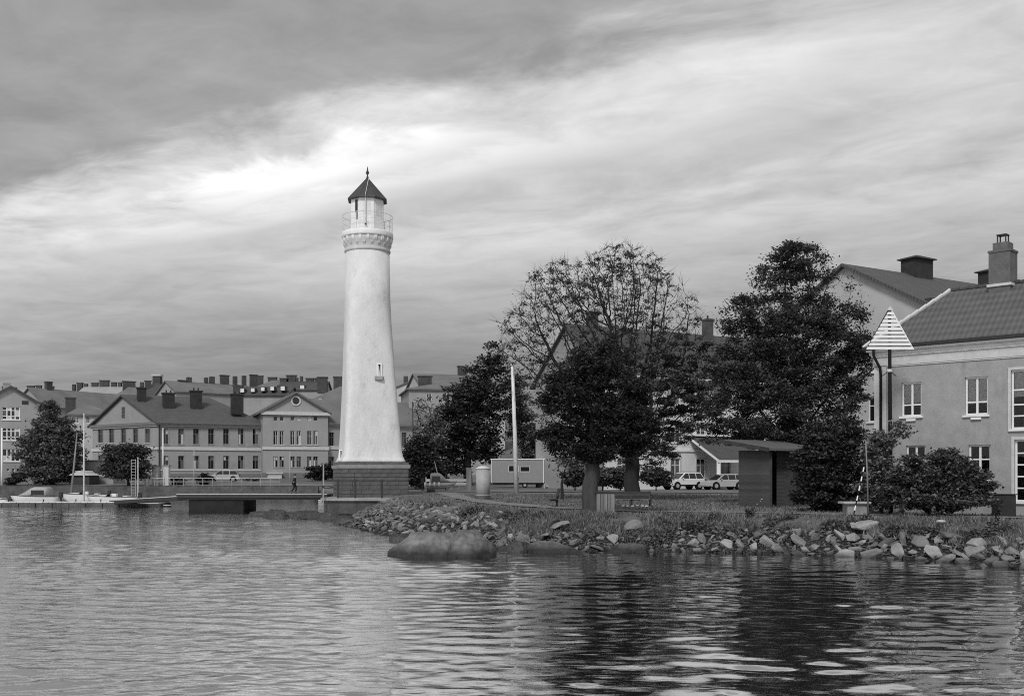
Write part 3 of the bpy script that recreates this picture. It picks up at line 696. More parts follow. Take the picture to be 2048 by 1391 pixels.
# --- white house behind the trees, in the middle
def middle_house():
    D0 = 108.0; ap = V2((gx(1136, D0), D0)); r = V2((.87, .493)); qd = V2((.493, -.87)); hw = 6.5; L = 30.0
    zr = gz(649, D0); ze = zr - 5.6
    B = ap + qd * hw; A = ap - qd * hw
    T = thing('white_house', 'large white house with dark roof and lean-to porch mostly hidden by the big trees', 'house', (A.x, A.y, 1.5))
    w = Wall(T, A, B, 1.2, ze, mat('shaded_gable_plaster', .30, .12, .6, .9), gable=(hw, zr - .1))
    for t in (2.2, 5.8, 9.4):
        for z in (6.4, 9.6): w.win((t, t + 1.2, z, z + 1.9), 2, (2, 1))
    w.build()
    C = B + r * L; E = A + r * L; w2 = Wall(T, B, C, 1.2, ze, WHITEHOUSE)
    for t in np.arange(1.6, 28, 3.3):
        for z in (2.6, 6.2, 9.8): w2.win((t, t + 1.2, z, z + 2.0), 2, (2, 1), surround=.12)
    w2.build()
    w2.trim('string_course', 5.3, .25, .12, WHITE); w2.trim('cornice', ze - .5, .5, .3, WHITE)
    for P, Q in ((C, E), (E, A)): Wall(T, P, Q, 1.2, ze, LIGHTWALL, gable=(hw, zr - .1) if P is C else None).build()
    ov = .4; k = 5.6 / hw; lo = hw + .6; zl = zr - lo * k + .12
    def P(a, b, z): p = ap + r * a + qd * b; return Vector((p.x, p.y, z))
    rf = roof(T, [[P(-ov, 0, zr + .12), P(-ov, lo, zl), P(L + ov, lo, zl), P(L + ov, 0, zr + .12)], [P(-ov, 0, zr + .12), P(L + ov, 0, zr + .12), P(L + ov, -lo, zl), P(-ov, -lo, zl)]], ROOFD, .2)
    rz = math.atan2(r.y, r.x)
    chimney(rf, T, P(3.0, 0, zr), 1.0, .8, 1.4, rz); ch = chimney(rf, T, P(18.2, .3, zr), .9, .9, 1.7, rz, pots=1)
    # porch: lean-to roof on white posts in front of the long side
    a0, a1 = 10.5, 17.0; y0, y1 = hw + .05, hw + 4.6; zt, zb = 6.9, 4.5
    pr = roof(T, [[P(a0, y1, zb), P(a1, y1, zb), P(a1, y0, zt), P(a0, y0, zt)]], ROOFD, .18, 'porch_roof')
    o = Vector(T.location)
    for a in (a0 + .2, (a0 + a1) / 2, a1 - .2):
        p = P(a, y1 - .25, 0) - o; MB().bb(p.x - .17, p.x + .17, p.y - .17, p.y + .17, -.2, zb - o.z - .15).build('porch_post', WHITE, T)
    b = MB(); b.bar(P(a0, y1 - .05, zb - .2) - o, P(a1, y1 - .05, zb - .2) - o, .1, .26); b.bar(P(a0 + .02, y1, zb - .16) - o, P(a0 + .02, y0, zt - .16) - o, .08, .24); b.build('porch_fascia', WHITE, T)
    b = MB(); b.bar(P(a0, y0 + .2, zt + .12) - o, P(a1, y0 + .2, zt + .12) - o, .4, .2); b.build('flashing', WHITE, T)
middle_house()

# --- the long grey building across the water
SURR = mat('light_surround', .34, .1, 2, .9)
def long_building():
    A = pl(185, 161); C = pl(316, 150); E = pl(531, 157.5); dv = E - C; G = A + dv
    T = thing('harbour_building', 'long grey two-storey harbour building with gable end, tall windows and pedimented centre', 'building', (C.x, C.y, 2.3))
    ze = gz(843, 150); z0 = 1.8; zr = gz(789, 156)
    gw = Wall(T, A, C, z0, ze, PLASTER2, gable=((C - A).length / 2, zr - .2))
    for x in (201, 223, 247, 271, 295):
        gw.win(gw.rect(x - 5, x + 5, 857, 885), 1, (2, 1), frame=PLASTER3, surround=.12, sm=SURR); gw.win(gw.rect(x - 5, x + 5, 910, 937), 1, (2, 1), frame=PLASTER3, surround=.12, sm=SURR)
    gw.holes.append(tuple()) if False else None
    gw.build()
    t = gw.t_of(247); D = gw.D_of(247); wz0, wz1 = gz(835, D), gz(813, D); b = MB(); b.bb(t - .42, t + .42, -.06, -.003, wz0, wz1); aw = b.build('attic_window', PLASTER3, T, loc=gw.loc(), rotz=gw.rz)
    for sx in (-1, 1):
        for k in range(3): MB().bb(t + sx * .19 - .16, t + sx * .19 + .16, -.075, -.062, wz0 + .08 + k * (wz1 - wz0 - .1) / 3, wz0 + (k + 1) * (wz1 - wz0 - .1) / 3).build('pane', GLASSD, aw)
    fw = Wall(T, C, E, z0, ze, PLASTER2)
    for x in (331, 362, 392, 422, 452, 481.5, 511):
        fw.win(fw.rect(x - 5.6, x + 5.6, 857, 888), 2, (2, 1), frame=PLASTER3, fw=.05, surround=.11, bar=.03, sm=SURR)
        fw.win(fw.rect(x - 5.6, x + 5.6, 911, 937), 2, (2, 1), frame=PLASTER3, fw=.05, surround=.11, bar=.03, sm=SURR)
    fw.build()
    for w in (gw, fw):
        D = w.A.y if w is fw else w.B.y
        w.trim('cornice', ze - .62, .22, .22, PALE); w.trim('cornice', ze - .40, .40, .38, PLASTER3)
        w.trim('string_course', gz(899, D), .50, .14, PALE); w.trim('string_course', gz(894, D), .22, .10, PLASTER3)
        w.trim('sill_band', gz(941, D), .24, .10, PALE); w.trim('plinth', z0, gz(947, D) - z0, .12, PLASTER3)
    for P_, Q_ in ((E, G), (G, A)): Wall(T, P_, Q_, z0, ze, PLASTER2).build()
    P0 = (A + C) / 2; k = (zr - ze) / ((C - A).length / 2); Q = P0 + dv * .80
    na = (A - C).normalized(); nf = dv.normalized(); oc = C - na * .6 - nf * .5; oa = A + na * .6 - nf * .5; oe = E - na * .6 + nf * .4; og = G + na * .6 + nf * .4; pp = P0 - nf * .5; zl = ze - .15
    rf = roof(T, [[V3(oc, zl), V3(oe, zl), V3(Q, zr), V3(pp, zr)], [V3(og, zl), V3(oa, zl), V3(pp, zr), V3(Q, zr)], [V3(oe, zl), V3(og, zl), V3(Q, zr)]], ROOFM, .25)
    rz = math.atan2(dv.y, dv.x)
    for px, py, D, w_, h_ in ((283, 798, 155, 1.2, 1.6), (337, 813, 155, 1.6, 1.9), (392, 808, 157, 1.6, 1.9), (474, 812, 157.5, 1.7, 1.7)):
        chimney(rf, T, at(px, py, D), w_, 1.0, h_, rz, mat('sooty_brick', .04, .3, 2, .95), pots=2 if px > 300 else 0)
    # downpipe at the corner
    MB().tube([(.15, -.5, ze - .1), (.15, -.25, ze - .9), (.15, -.2, z0)], .09, 6).build('downpipe', DARK, T, loc=fw.loc(), rotz=fw.rz)
    # pedimented centre
    A2, B2 = pl(526, 155.0), pl(656, 158.4); zt = gz(823, 156.5); za = gz(784, 156.5); L2 = (B2 - A2).length
    pw = Wall(T, A2, B2, z0, zt, PLASTER2, gable=(L2 / 2, za - .15), name='centre_wall')
    for x in (551, 563.5, 585, 597.5, 618.5, 631):
        pw.win(pw.rect(x - 4, x + 4, 832, 841), 1, (1,), frame=PALE, fw=.05, sill=False)
        pw.win(pw.rect(x - 4.4, x + 4.4, 861, 889), 2, (2, 1), frame=PALE, fw=.06, bar=.03)
        pw.win(pw.rect(x - 4.4, x + 4.4, 912, 934), 2, (2, 1), frame=PLASTER3, fw=.05, bar=.03)
    pw.build(); Dm = 156.5
    pw.trim('cornice', zt - .5, .5, .35, PALE); pw.trim('string_course', gz(899, Dm), .5, .16, PALE); pw.trim('string_course', gz(894, Dm), .22, .12, PLASTER3); pw.trim('plinth', z0, gz(945, Dm) - z0, .12, PLASTER3)
    n2 = Vector((-(B2 - A2).y, (B2 - A2).x)) / L2; md = (A2 + B2) / 2; u2 = (B2 - A2) / L2; dp = 13.0
    for P_, Q_ in ((B2, B2 + n2 * dp), (A2 + n2 * dp, A2)): Wall(T, P_, Q_, z0, zt, PLASTER2, name='centre_wall').build()
    l0 = A2 - u2 * .5 - n2 * .5; r0 = B2 + u2 * .5 - n2 * .5; m0 = md - n2 * .5; zl2 = zt - .05
    roof(T, [[V3(l0, zl2), V3(m0, za + .15), V3(m0 + n2 * dp, za + .15), V3(l0 + n2 * dp, zl2)], [V3(m0, za + .15), V3(r0, zl2), V3(r0 + n2 * dp, zl2), V3(m0 + n2 * dp, za + .15)]], ROOFF, .3, 'centre_roof')
    t = L2 / 2; zc_ = gz(801, Dm); ring = [[(t + r_ * math.cos(a), y_, zc_ + r_ * math.sin(a)) for a in np.linspace(0, 2 * math.pi, 20, endpoint=False)] for r_, y_ in ((.75, -.004), (.75, -.12), (.52, -.12), (.52, -.02))]
    oc_ = MB(); oc_.loft(ring, False); oo = oc_.build('round_window', PALE, T, loc=pw.loc(), rotz=pw.rz)
    MB().loft([[(t + .52 * math.cos(a), y_, zc_ + .52 * math.sin(a)) for a in np.linspace(0, 2 * math.pi, 20, endpoint=False)] for y_ in (-.02, -.03)]).build('pane', GLASSD, oo)
    # door porch
    b = MB(); x = pw.t_of(548); b.bb(x - 1.0, x + 1.0, -1.0, -.004, z0, gz(947, Dm)); b.bb(x - 1.15, x + 1.15, -1.15, -.004, gz(947, Dm), gz(945, Dm)); b.build('porch', PALE, T, loc=pw.loc(), rotz=pw.rz)
    # right-hand range
    A3, B3 = pl(650, 159.0), pl(900, 171.0); ze3 = gz(845, 160)
    rw = Wall(T, A3, B3, z0, ze3, PLASTER2)
    for x in (663, 690, 720, 750, 780, 808, 834):
        rw.win(rw.rect(x - 4.8, x + 4.8, 864, 891), 2, (2, 1), frame=PLASTER3, fw=.05, surround=.1, bar=.03, sm=SURR); rw.win(rw.rect(x - 4.8, x + 4.8, 913, 936), 2, (2, 1), frame=PLASTER3, fw=.05, surround=.1, bar=.03, sm=SURR)
    rw.build(); rw.trim('cornice', ze3 - .5, .2, .22, PALE); rw.trim('cornice', ze3 - .3, .4, .36, PLASTER3); rw.trim('string_course', gz(899, 162), .5, .12, PALE)
    n3 = Vector((-rw.u.y, rw.u.x)); a_, b_ = A3 - rw.u * .2 - n3 * .5, B3 - n3 * .5
    Wall(T, B3, B3 + n3 * 12, z0, ze3, PLASTER2).build()
    roof(T, [[V3(a_, ze3 - .1), V3(b_, ze3 - .1), V3(b_ + n3 * 6.5, ze3 + 4), V3(a_ + n3 * 6.5, ze3 + 4)], [V3(b_ + n3 * 13, ze3 - .1), V3(a_ + n3 * 13, ze3 - .1), V3(a_ + n3 * 6.5, ze3 + 4), V3(b_ + n3 * 6.5, ze3 + 4)]], ROOFF, .25, 'side_roof')
long_building()

# --- gable-fronted house at the left edge
def left_house():
    A, B = pl(-50, 126.6), pl(89, 130.2); zt = gz(812, 130); za = gz(776, 130); L = (B - A).length
    T = thing('gable_front_house', 'grey gable-fronted house with white many-paned windows behind the large leafy tree', 'house', (A.x, A.y, 1.9))
    w = Wall(T, A, B, 1.5, zt, PLASTER2, gable=(w_t(A, B, 22), za))
    for y0, y1 in ((813, 839), (855, 880), (897, 922)):
        w.win(w.rect(4, 40, y0, y1), 4, (1, 2, 1) if y0 < 890 else (1, 1.3), fw=.09, bar=.06)
    for x in (16, 26.5, 36): w.win(w.rect(x - 2.6, x + 2.6, 936, 942), 1, (1,), fw=.05, sill=False)
    w.win(w.rect(50, 63, 925, 948), 2, (1,), fw=.06)
    w.build()
    t = w.t_of(50); z = gz(805, 129.5); b = MB(); b.bb(t - .36, t + .36, -.05, -.004, z - .22, z + .22); b.build('vent', DARK, T, loc=w.loc(), rotz=w.rz)
    n = Vector((-w.u.y, w.u.x)); dp = 16
    for P_, Q_ in ((B, B + n * dp), (A + n * dp, A)): Wall(T, P_, Q_, 1.5, zt, PLASTER2).build()
    m = A + w.u * w_t(A, B, 22); l0, r0, m0 = A - w.u * .5 - n * .4, B + w.u * .5 - n * .4, m - n * .4
    k = .15
    rf = roof(T, [[V3(l0, zt - .15), V3(m0, za + .2), V3(m0 + n * dp, za + .2), V3(l0 + n * dp, zt - .15)], [V3(m0, za + .2), V3(r0, zt - .15), V3(r0 + n * dp, zt - .15), V3(m0 + n * dp, za + .2)]], ROOFD, .3)
    p = m + n * 4 - w.u * .3; chimney(rf, T, V3(p, za), .8, .8, .7, w.rz, PLASTER2)
def w_t(A, B, px):
    u = (B - A).normalized(); a = (px - 1024) / F; return (a * A.y - A.x) / (u.x - a * u.y)
left_house()

# --- houses on the rise behind
def far_house(label, x0, x1, ye, yr, D, kind='gable', yb=None, wallm=None, roofm=None, chims=(), wins=(), skew=0.0, depth=11.0, name='town_house', dormers=()):
    A, B = pl(x0, D), pl(x1, D + skew); L = (B - A).length; u = (B - A) / L; n = Vector((-u.y, u.x))
    ze, zr = gz(ye, D), gz(yr, D); z0 = min(gh(A.x, A.y), gh(B.x, B.y)) - 1.5
    if yb: z0 = gz(yb, D)
    T = thing(name, label, 'house', (A.x, A.y, z0), group='houses on the rise across the water')
    front = Wall(T, A, B, z0, ze, wallm or PLASTER2, gable=(L / 2, zr - .1) if kind == 'front' else None, depth=.15)
    for r in wins: front.win(front.rect(*r), 2, (1,), fw=.08, frame=WHITE, sill=False, bar=.05)
    front.build(); C, E = B + n * depth, A + n * depth
    for P_, Q_ in ((B, C), (C, E), (E, A)):
        side = kind == 'gable' and (P_ is B or P_ is E); Wall(T, P_, Q_, z0, ze, wallm or PLASTER2, gable=(depth / 2, zr - .1) if side else ((L / 2, zr - .1) if kind == 'front' and P_ is C else None)).build()
    o = .4; a, b, c, e = A - u * o - n * o, B + u * o - n * o, C + u * o + n * o, E - u * o + n * o; zl = ze - .1
    if kind == 'front':
        m0, m1 = (a + b) / 2, (c + e) / 2; ps = [[V3(a, zl), V3(m0, zr), V3(m1, zr), V3(e, zl)], [V3(m0, zr), V3(b, zl), V3(c, zl), V3(m1, zr)]]
    else:
        ins = depth / 2 if kind == 'hip' else 0; ins = min(ins, L * .42)
        m0, m1 = (a + e) / 2 + u * ins, (b + c) / 2 - u * ins
        ps = [[V3(a, zl), V3(b, zl), V3(m1, zr), V3(m0, zr)], [V3(c, zl), V3(e, zl), V3(m0, zr), V3(m1, zr)]]
        if kind == 'hip': ps += [[V3(b, zl), V3(c, zl), V3(m1, zr)], [V3(e, zl), V3(a, zl), V3(m0, zr)]]
    rf = roof(T, ps, roofm or ROOFF, .25)
    rz = math.atan2(u.y, u.x)
    for px, yt, w in chims:
        a_ = (px - 1024) / F; mid = (A + E) / 2; t = (a_ * mid.y - mid.x) / (u.x - a_ * u.y); p = mid + u * t if kind != 'front' else A + u * ((a_ * A.y - A.x) / (u.x - a_ * u.y)) + n * 3
        top = gz(yt, p.y); b0 = zr - .4 if kind != 'front' else ze
        chimney(rf, T, V3(p, b0), w, .9, max(.5, top - b0), rz, mat('far_brick', .07, .3, 1, .95), cap=w > 1)
    for px, y0, y1 in dormers:
        a_ = (px - 1024) / F; p = A + u * ((a_ * A.y - A.x) / (u.x - a_ * u.y)) + n * 1.2; p3 = V3(p, (gz(y0, D) + gz(y1, D)) / 2) - Vector(T.location); h = gz(y0, D) - gz(y1, D); q = Matrix.Rotation(rz, 3, 'Z')
        b = MB(); b.box(p3 + Vector((0, 0, 0)), (h * 1.25, 2.0, h * 1.25), q); dm = b.build('dormer', ROOFD, rf)
        MB().box(p3 + q @ Vector((0, -1.04, 0)), (h, .05, h), q).build('dormer_window', WHITE, dm)
    return T
FH = far_house
FH('pale low roofs on the skyline at the left edge above the gable-fronted house', -40, 118, 792, 777, 330, 'gable', roofm=PLASTER2, chims=((10, 773, 1.5), (30, 774, 1.0), (62, 772, 2.2), (78, 771, 1.6), (104, 773, 1.2)))
FH('wide dark-roofed house with a chimney at its left gable behind the leafy tree', 92, 262, 812, 772, 215, 'gable', skew=18, chims=((97, 764, 1.3),), roofm=ROOFF)
FH('hip-roofed pale house with a square chimney between the leafy tree and the gable end', 138, 222, 826, 806, 178, 'hip', skew=3, wallm=LIGHTWALL, chims=((141, 796, 1.6),), depth=9, wins=((150, 158, 832, 846), (172, 180, 832, 846), (192, 200, 832, 846)))
FH('long low skyline house with four small chimneys left of the thin tower', 156, 262, 786, 769, 300, 'gable', chims=((148, 768, .8), (172, 767, 1.0), (240, 764, .9), (252, 766, 1.6), (160, 766, 1.6), (190, 766, 1.8), (209, 761, 2.6), (228, 765, 1.4)), roofm=PLASTER2)
FH('house whose flat chimneys show above the gable end of the harbour building', 244, 306, 790, 768, 262, 'hip', chims=((258, 763, 3.0),), roofm=ROOFF, skew=4)
FH('dark hip-roofed house below the thin tower on the skyline', 276, 358, 790, 766, 240, 'hip', chims=((284, 764, .8), (296, 762, 1.4), (340, 763, 1.0), (350, 765, .7)), roofm=ROOFD, skew=2)
FH('long dark-roofed row with four chimneys on the skyline behind the harbour building', 352, 512, 781, 757, 228, 'gable', skew=12, chims=((412, 755, .7), (424, 753, 1.0), (470, 752, .8), (488, 751, .8), (364, 761, 1.6), (378, 754, 1.0), (449, 751, 1.9), (507, 750, 1.6)), roofm=ROOFF, dormers=((360, 783, 790), (408, 781, 792), (388, 792, 800)))
FH('dark house with small white dormers above the pediment, nearer the long row', 476, 574, 788, 768, 205, 'gable', chims=((476, 776, 1.8), (560, 770, 1.0)), roofm=ROOFD, dormers=((484, 777, 784), (505, 776, 783), (525, 774, 781), (544, 773, 780), (565, 772, 780)))
FH('skyline house with dark stacked roofs above the round pediment window', 508, 584, 776, 755, 270, 'hip', chims=((520, 752, 1.6), (545, 755, 2.2)), roofm=ROOFF)
FH('skyline house with three chimneys directly left of the lighthouse', 556, 648, 778, 758, 262, 'gable', chims=((594, 755, .6), (634, 757, 1.1), (642, 758, .6), (569, 757, 2.2), (583, 751, 2.4), (603, 752, .7), (620, 757, 2.0)), roofm=ROOFD, dormers=((604, 770, 778), (640, 772, 779)))
FH('pale hip-roofed house half hidden by the lighthouse on its left side', 622, 760, 800, 765, 196, 'hip', chims=((645, 755, 1.8), (676, 754, 1.6)), wallm=PLASTER3, dormers=((640, 796, 804),), wins=((640, 648, 806, 818), (662, 670, 806, 818)))
FH('small house with a turret chimney just right of the lighthouse', 790, 842, 774, 763, 250, 'front', chims=((809, 752, 1.0),), wallm=LIGHTWALL, dormers=((809, 778, 786),))
FH('tall grey house with hip roof and light windows right of the lighthouse', 818, 1000, 775, 757, 172, 'hip', yb=960, skew=3, chims=((850, 753, 2.2),), roofm=ROOFF, wins=((853, 863, 786, 803), (885, 900, 786, 803), (826, 834, 806, 824), (915, 930, 786, 803), (945, 960, 786, 803), (853, 863, 830, 850), (885, 900, 830, 850)), depth=14)
FH('gabled skyline house with a chimney above the dark trees right of the lighthouse', 842, 1010, 768, 741, 210, 'gable', skew=6, chims=((925, 733, 1.9),), roofm=ROOFF, wallm=LIGHTWALL)
tw = thing('brick_tower', 'thin dark tower standing on the skyline above the harbour building', 'tower', (gx(315, 300), 300, 16))
b = MB(); b.loft([[(sx * r_, sy * r_, z) for sx, sy in ((-1, -1), (1, -1), (1, 1), (-1, 1))] for r_, z in ((1.9, 2), (1.6, gz(772, 300) - 16), (1.1, gz(767, 300) - 16), (1.05, gz(752, 300) - 16))]); b.build('shaft', mat('far_brick', .07, .3, 1, .95), tw)
MB().box((0, 0, gz(750.5, 300) - 16), (2.6, 2.6, .5)).build('cap', PALE, tw)
# ------------------------------------------------------------------ trees
def grow(attr, base, trunk_pts, step, dk, di, iters, seed, jit=.18):
    """space colonisation: twigs grow towards points spread through the crown"""
    P = [np.array(p, float) for p in trunk_pts]; par = [-1] + list(range(len(P) - 1)); alive = np.ones(len(attr), bool)
    nodes = np.zeros((20000, 3)); n = len(P); nodes[:n] = P; parents = np.full(20000, -1); parents[:n] = par
    d2 = ((attr[:, None, :] - nodes[None, :n, :]) ** 2).sum(-1); near = d2.argmin(1); nd = d2.min(1)
    g = np.random.default_rng(seed)
    for it in range(iters):
        ok = alive & (nd < di * di)
        if not ok.any():
            ok = alive & (nd <= (nd[alive].min() if alive.any() else 0) * 1.2)
            if not ok.any(): break
        ids = near[ok]; dirs = attr[ok] - nodes[ids]; dirs /= np.linalg.norm(dirs, axis=1)[:, None] + 1e-9
        acc = np.zeros((n, 3)); np.add.at(acc, ids, dirs); cnt = np.bincount(ids, minlength=n); src = np.nonzero(cnt)[0]
        v = acc[src] / cnt[src][:, None]; ln = np.linalg.norm(v, axis=1); v = v + g.normal(0, jit, v.shape) + np.array([0, 0, .05]); v /= np.linalg.norm(v, axis=1)[:, None] + 1e-9
        new = nodes[src] + v * step; k = len(new)
        if n + k > 20000: break
        nodes[n:n + k] = new; parents[n:n + k] = src
        dn = ((attr[:, None, :] - new[None]) ** 2).sum(-1); j = dn.argmin(1); m = dn.min(1); b = m < nd
        near[b] = j[b] + n; nd[b] = m[b]; n += k
        alive &= nd > dk * dk
        if not alive.any(): break
    return nodes[:n], parents[:n]
def in_blobs(g, blobs, n):
    vol = np.array([b[3] * b[4] * b[5] * b[7] for b in blobs]); cnt = np.maximum(4, (n * vol / vol.sum()).astype(int)); out = []; lf = []
    for b, c in zip(blobs, cnt):
        v = g.normal(size=(c, 3)); v /= np.linalg.norm(v, axis=1)[:, None]; r = g.uniform(0.05, 1, c) ** (1 / 2.6)
        out.append(np.array(b[:3]) + v * r[:, None] * np.array(b[3:6])); lf.append(np.full(c, b[6]))
    return np.concatenate(out), np.concatenate(lf)
def leaves_mesh(name, pts, size, m, g, flat=.5, elong=1.35):
    # blades lie mostly level, as leaves do, so that their upper sides catch the sky
    n = len(pts); nr = g.normal(size=(n, 3)) * (.75 if flat < 1 else 1.5); nr[:, 2] = np.abs(nr[:, 2]) + .55; nr /= np.linalg.norm(nr, axis=1)[:, None]
    h = g.normal(size=(n, 3)); a = np.cross(nr, h); a /= np.linalg.norm(a, axis=1)[:, None] + 1e-9; b = np.cross(nr, a)
    s = (size * g.uniform(.55, 1.35, n))[:, None]; c = np.cross(a, b)
    v = np.stack([pts - a * s * elong * .5, pts + b * s * .42 + c * s * .08, pts + a * s * elong * .5, pts - b * s * .42 + c * s * .08], 1).reshape(-1, 3)
    f = np.arange(4 * n).reshape(n, 4); return np_mesh(name, v, f, m)
def tree(name, label, D, base_px, blobs, trunk_r, n_attr=700, leaves=26000, leaf=.17, seed=1, m=None, bark=None, lean=None, step=None, tipbias=False, cat='tree', group=None, spread=.38, depthf=.85, fork_py=None, tip_r=.012, clump=3.0, twigs=3):
    """blobs: (px, py, rx px, ry px, leafiness[, depth offset m[, attractor weight]]) at distance D; the trunk stands at base_px"""
    g = np.random.default_rng(seed); s = F / D; X0 = gx(base_px, D); z0 = gh(X0, D) - .15
    B = [(gx(b[0], D), D + (b[5] if len(b) > 5 else 0), gz(b[1], D), b[2] / s, b[2] / s * depthf, b[3] / s, b[4], b[6] if len(b) > 6 else 1.0) for b in blobs]
    A, lf = in_blobs(g, B, n_attr); A -= np.array([X0, D, z0]); low = A[:, 2].min()
    fk = (gz(fork_py, D) - z0) if fork_py else max(.5, low + .15 * (A[:, 2].max() - low))
    st = step or max(.22, (A[:, 2].max() - low) / 34); k = max(3, int(fk / st)); tx, ty = (lean or (0, 0))
    tp = [(tx * (i / k) ** 1.5 + .12 * trunk_r * math.sin(i * .9), ty * (i / k), fk * i / k) for i in range(k + 1)]
    nodes, par = grow(A, None, tp, st, st * (1.35 if tipbias else 1.7), 1e3, 110, seed, .10 if tipbias else .18); n = len(nodes)
    # pipe model radii
    kids = np.bincount(par[par >= 0], minlength=n); w = np.zeros(n)
    for i in range(n - 1, -1, -1):
        if kids[i] == 0: w[i] += tip_r ** 2.2
        if par[i] >= 0: w[par[i]] += w[i]
    rad = w ** (1 / 2.2); rad *= min(1.0, trunk_r / rad[0]) if rad[0] > trunk_r else 1.0
    sc = trunk_r / rad[0]; rad = np.where(rad > tip_r * 3, rad * (1 + (sc - 1) * np.clip((rad - tip_r * 3) / (rad[0] - tip_r * 3 + 1e-6), 0, 1)), rad)
    for i in range(k + 1): rad[i] = trunk_r * (1.12 - .3 * i / k)          # the trunk tapers evenly up to the fork
    rad[k + 1:] = np.minimum(rad[k + 1:], trunk_r * .62)
    T = thing(name, label, cat, (X0, D, z0), 0, group)
    # one mesh of tapering limbs
    vs = []; fs = []; off = 0
    ch = [[] for _ in range(n)]
    for i in range(1, n): ch[par[i]].append(i)
    for c_ in ch: c_.sort(key=lambda q: -rad[q])
    stack = [0]; b = MB()
    chains = []
    todo = [(0, None)]
    while todo:
        st_, p_ = todo.pop(); chain = [p_] if p_ is not None else []; cur = st_
        while True:
            chain.append(cur)
            if not ch[cur]: break
            for o_ in ch[cur][1:]: todo.append((o_, cur))
            cur = ch[cur][0]
        chains.append(chain)
    for c_ in chains:
        if len(c_) < 2: continue
        rs = [rad[q] for q in c_]
        if c_[0] != 0: rs[0] = rs[1]
        else: rs[0] *= 1.15
        big = max(rs); b.tube([nodes[q] for q in c_], rs, 10 if big > .12 else 5 if big > .03 else 3, False)
    if tipbias:                                   # fine straight twigs fan out from every tip
        ends = []
        for i in np.nonzero(kids == 0)[0]:
            if i <= k or par[i] < 0: continue
            d0 = nodes[i] - nodes[par[i]]; d0 = d0 / (np.linalg.norm(d0) + 1e-9)
            for q in range(twigs):
                e = nodes[i] + (d0 + g.normal(0, .45, 3) + np.array([0, 0, .25])) * g.uniform(.5, 1.5) * st * 1.5
                b.tube([nodes[i] - d0 * st * .5, e], [tip_r * .75, tip_r * .4], 3, False); ends.append((i, e))
    tr = b.build('trunk', bark or BARKD, T, True)
    # leaves gather on the thin twigs
    dd = ((nodes[:, None, :] - A[None, ::2, :]) ** 2).sum(-1); leafy = lf[::2][dd.argmin(1)]
    tw = np.nonzero((rad < max(.05, tip_r * 4)) & (np.arange(n) > k))[0]; pw = leafy[tw] * (np.where(kids[tw] == 0, 6.0, .25) if tipbias else np.where(kids[tw] == 0, 1.6, 1.0)); pw = np.maximum(pw, 0); pw /= pw.sum()
    # clumps of unequal weight, so that light and dark masses and gaps form
    pw *= g.uniform(0, 1, len(pw)) ** clump + .03; pw /= pw.sum()
    idx = g.choice(tw, leaves, p=pw); pts = nodes[idx] + g.normal(0, spread, (leaves, 3)) * np.array([1, 1, .42])
    me = leaves_mesh('crown', pts, leaf, m or LEAF, g); link('crown', me, T)
    return T
tree('tall_tree', 'tall spreading tree with bare fanning upper branches behind the dark bench', 68, 1264, [
    (1238, 585, 110, 98, .13, 0, 3.2), (1122, 605, 92, 86, .13, 0, 3.2), (1050, 680, 62, 66, .16, 0, 3.2), (1345, 640, 64, 78, .12, 0, 3.0), (1260, 690, 120, 55, .32, 0, 1.2), (1225, 770, 135, 95, 1.3, 0, .6), (1350, 770, 95, 100, 2.2, 0, .9), (1300, 855, 110, 60, 1.6, 0, .7), (1095, 775, 60, 70, .5, 0, 1.2), (1405, 770, 55, 100, 2.4, 0, 1.0), (1290, 912, 75, 34, 1.0, 0, .7)], .50, 4600, 95000, .115, 11, LEAFD, BARKD, tipbias=True, fork_py=890, spread=.17, step=.25, tip_r=.0125, twigs=6)
tree('leaning_shore_tree', 'dark dense tree with thick bare trunk beside the slatted bin', 47, 1180, [
    (1165, 790, 75, 80, 1), (1225, 845, 80, 70, 1), (1120, 850, 48, 55, 1), (1200, 730, 62, 50, .8), (1275, 865, 56, 56, .9), (1150, 893, 60, 34, .9), (1215, 905, 64, 30, .9), (1100, 790, 28, 44, .6), (1140, 720, 30, 36, .5), (1270, 770, 44, 50, .7)], .38, 1100, 72000, .10, 12, LEAFD, BARK, fork_py=920, lean=(.1, 0), step=.22, spread=.19)
tree('dark_tree', 'broad dark tree with a bare dead bough rising behind the wooden hut', 60, 1592, [
    (1588, 545, 62, 70, 1), (1530, 560, 36, 55, .9), (1650, 560, 40, 50, .6), (1570, 660, 100, 80, 1), (1665, 680, 80, 85, 1), (1490, 640, 50, 55, .8), (1480, 740, 58, 90, 1), (1440, 800, 44, 90, 1), (1428, 850, 40, 45, .9), (1560, 770, 95, 90, 1), (1660, 800, 80, 90, .9), (1470, 840, 60, 50, .8), (1700, 560, 34, 50, .02, 0, .8), (1580, 860, 110, 60, .8), (1725, 700, 35, 80, .9)], .48, 1700, 112000, .12, 13, LEAFD, BARKD, fork_py=860, step=.3, spread=.28, clump=2.6)
tree('dark_background_tree', 'tall dark tree behind the left end of the trailer', 124, 935, [
    (930, 840, 58, 90, 1), (972, 770, 42, 66, 1), (890, 885, 45, 60, 1), (985, 720, 30, 36, .35), (965, 870, 45, 70, 1), (1010, 800, 24, 50, .7)], .5, 700, 26000, .30, 14, LEAFD, BARKD, spread=.5)
tree('slender_tree', 'thin-leaved slender tree behind the white flagpole', 128, 1046, [(1040, 840, 30, 60, .8), (1062, 880, 26, 44, 1), (1030, 780, 20, 50, .5)], .22, 320, 9000, .24, 24, LEAF, BARKD, spread=.4)
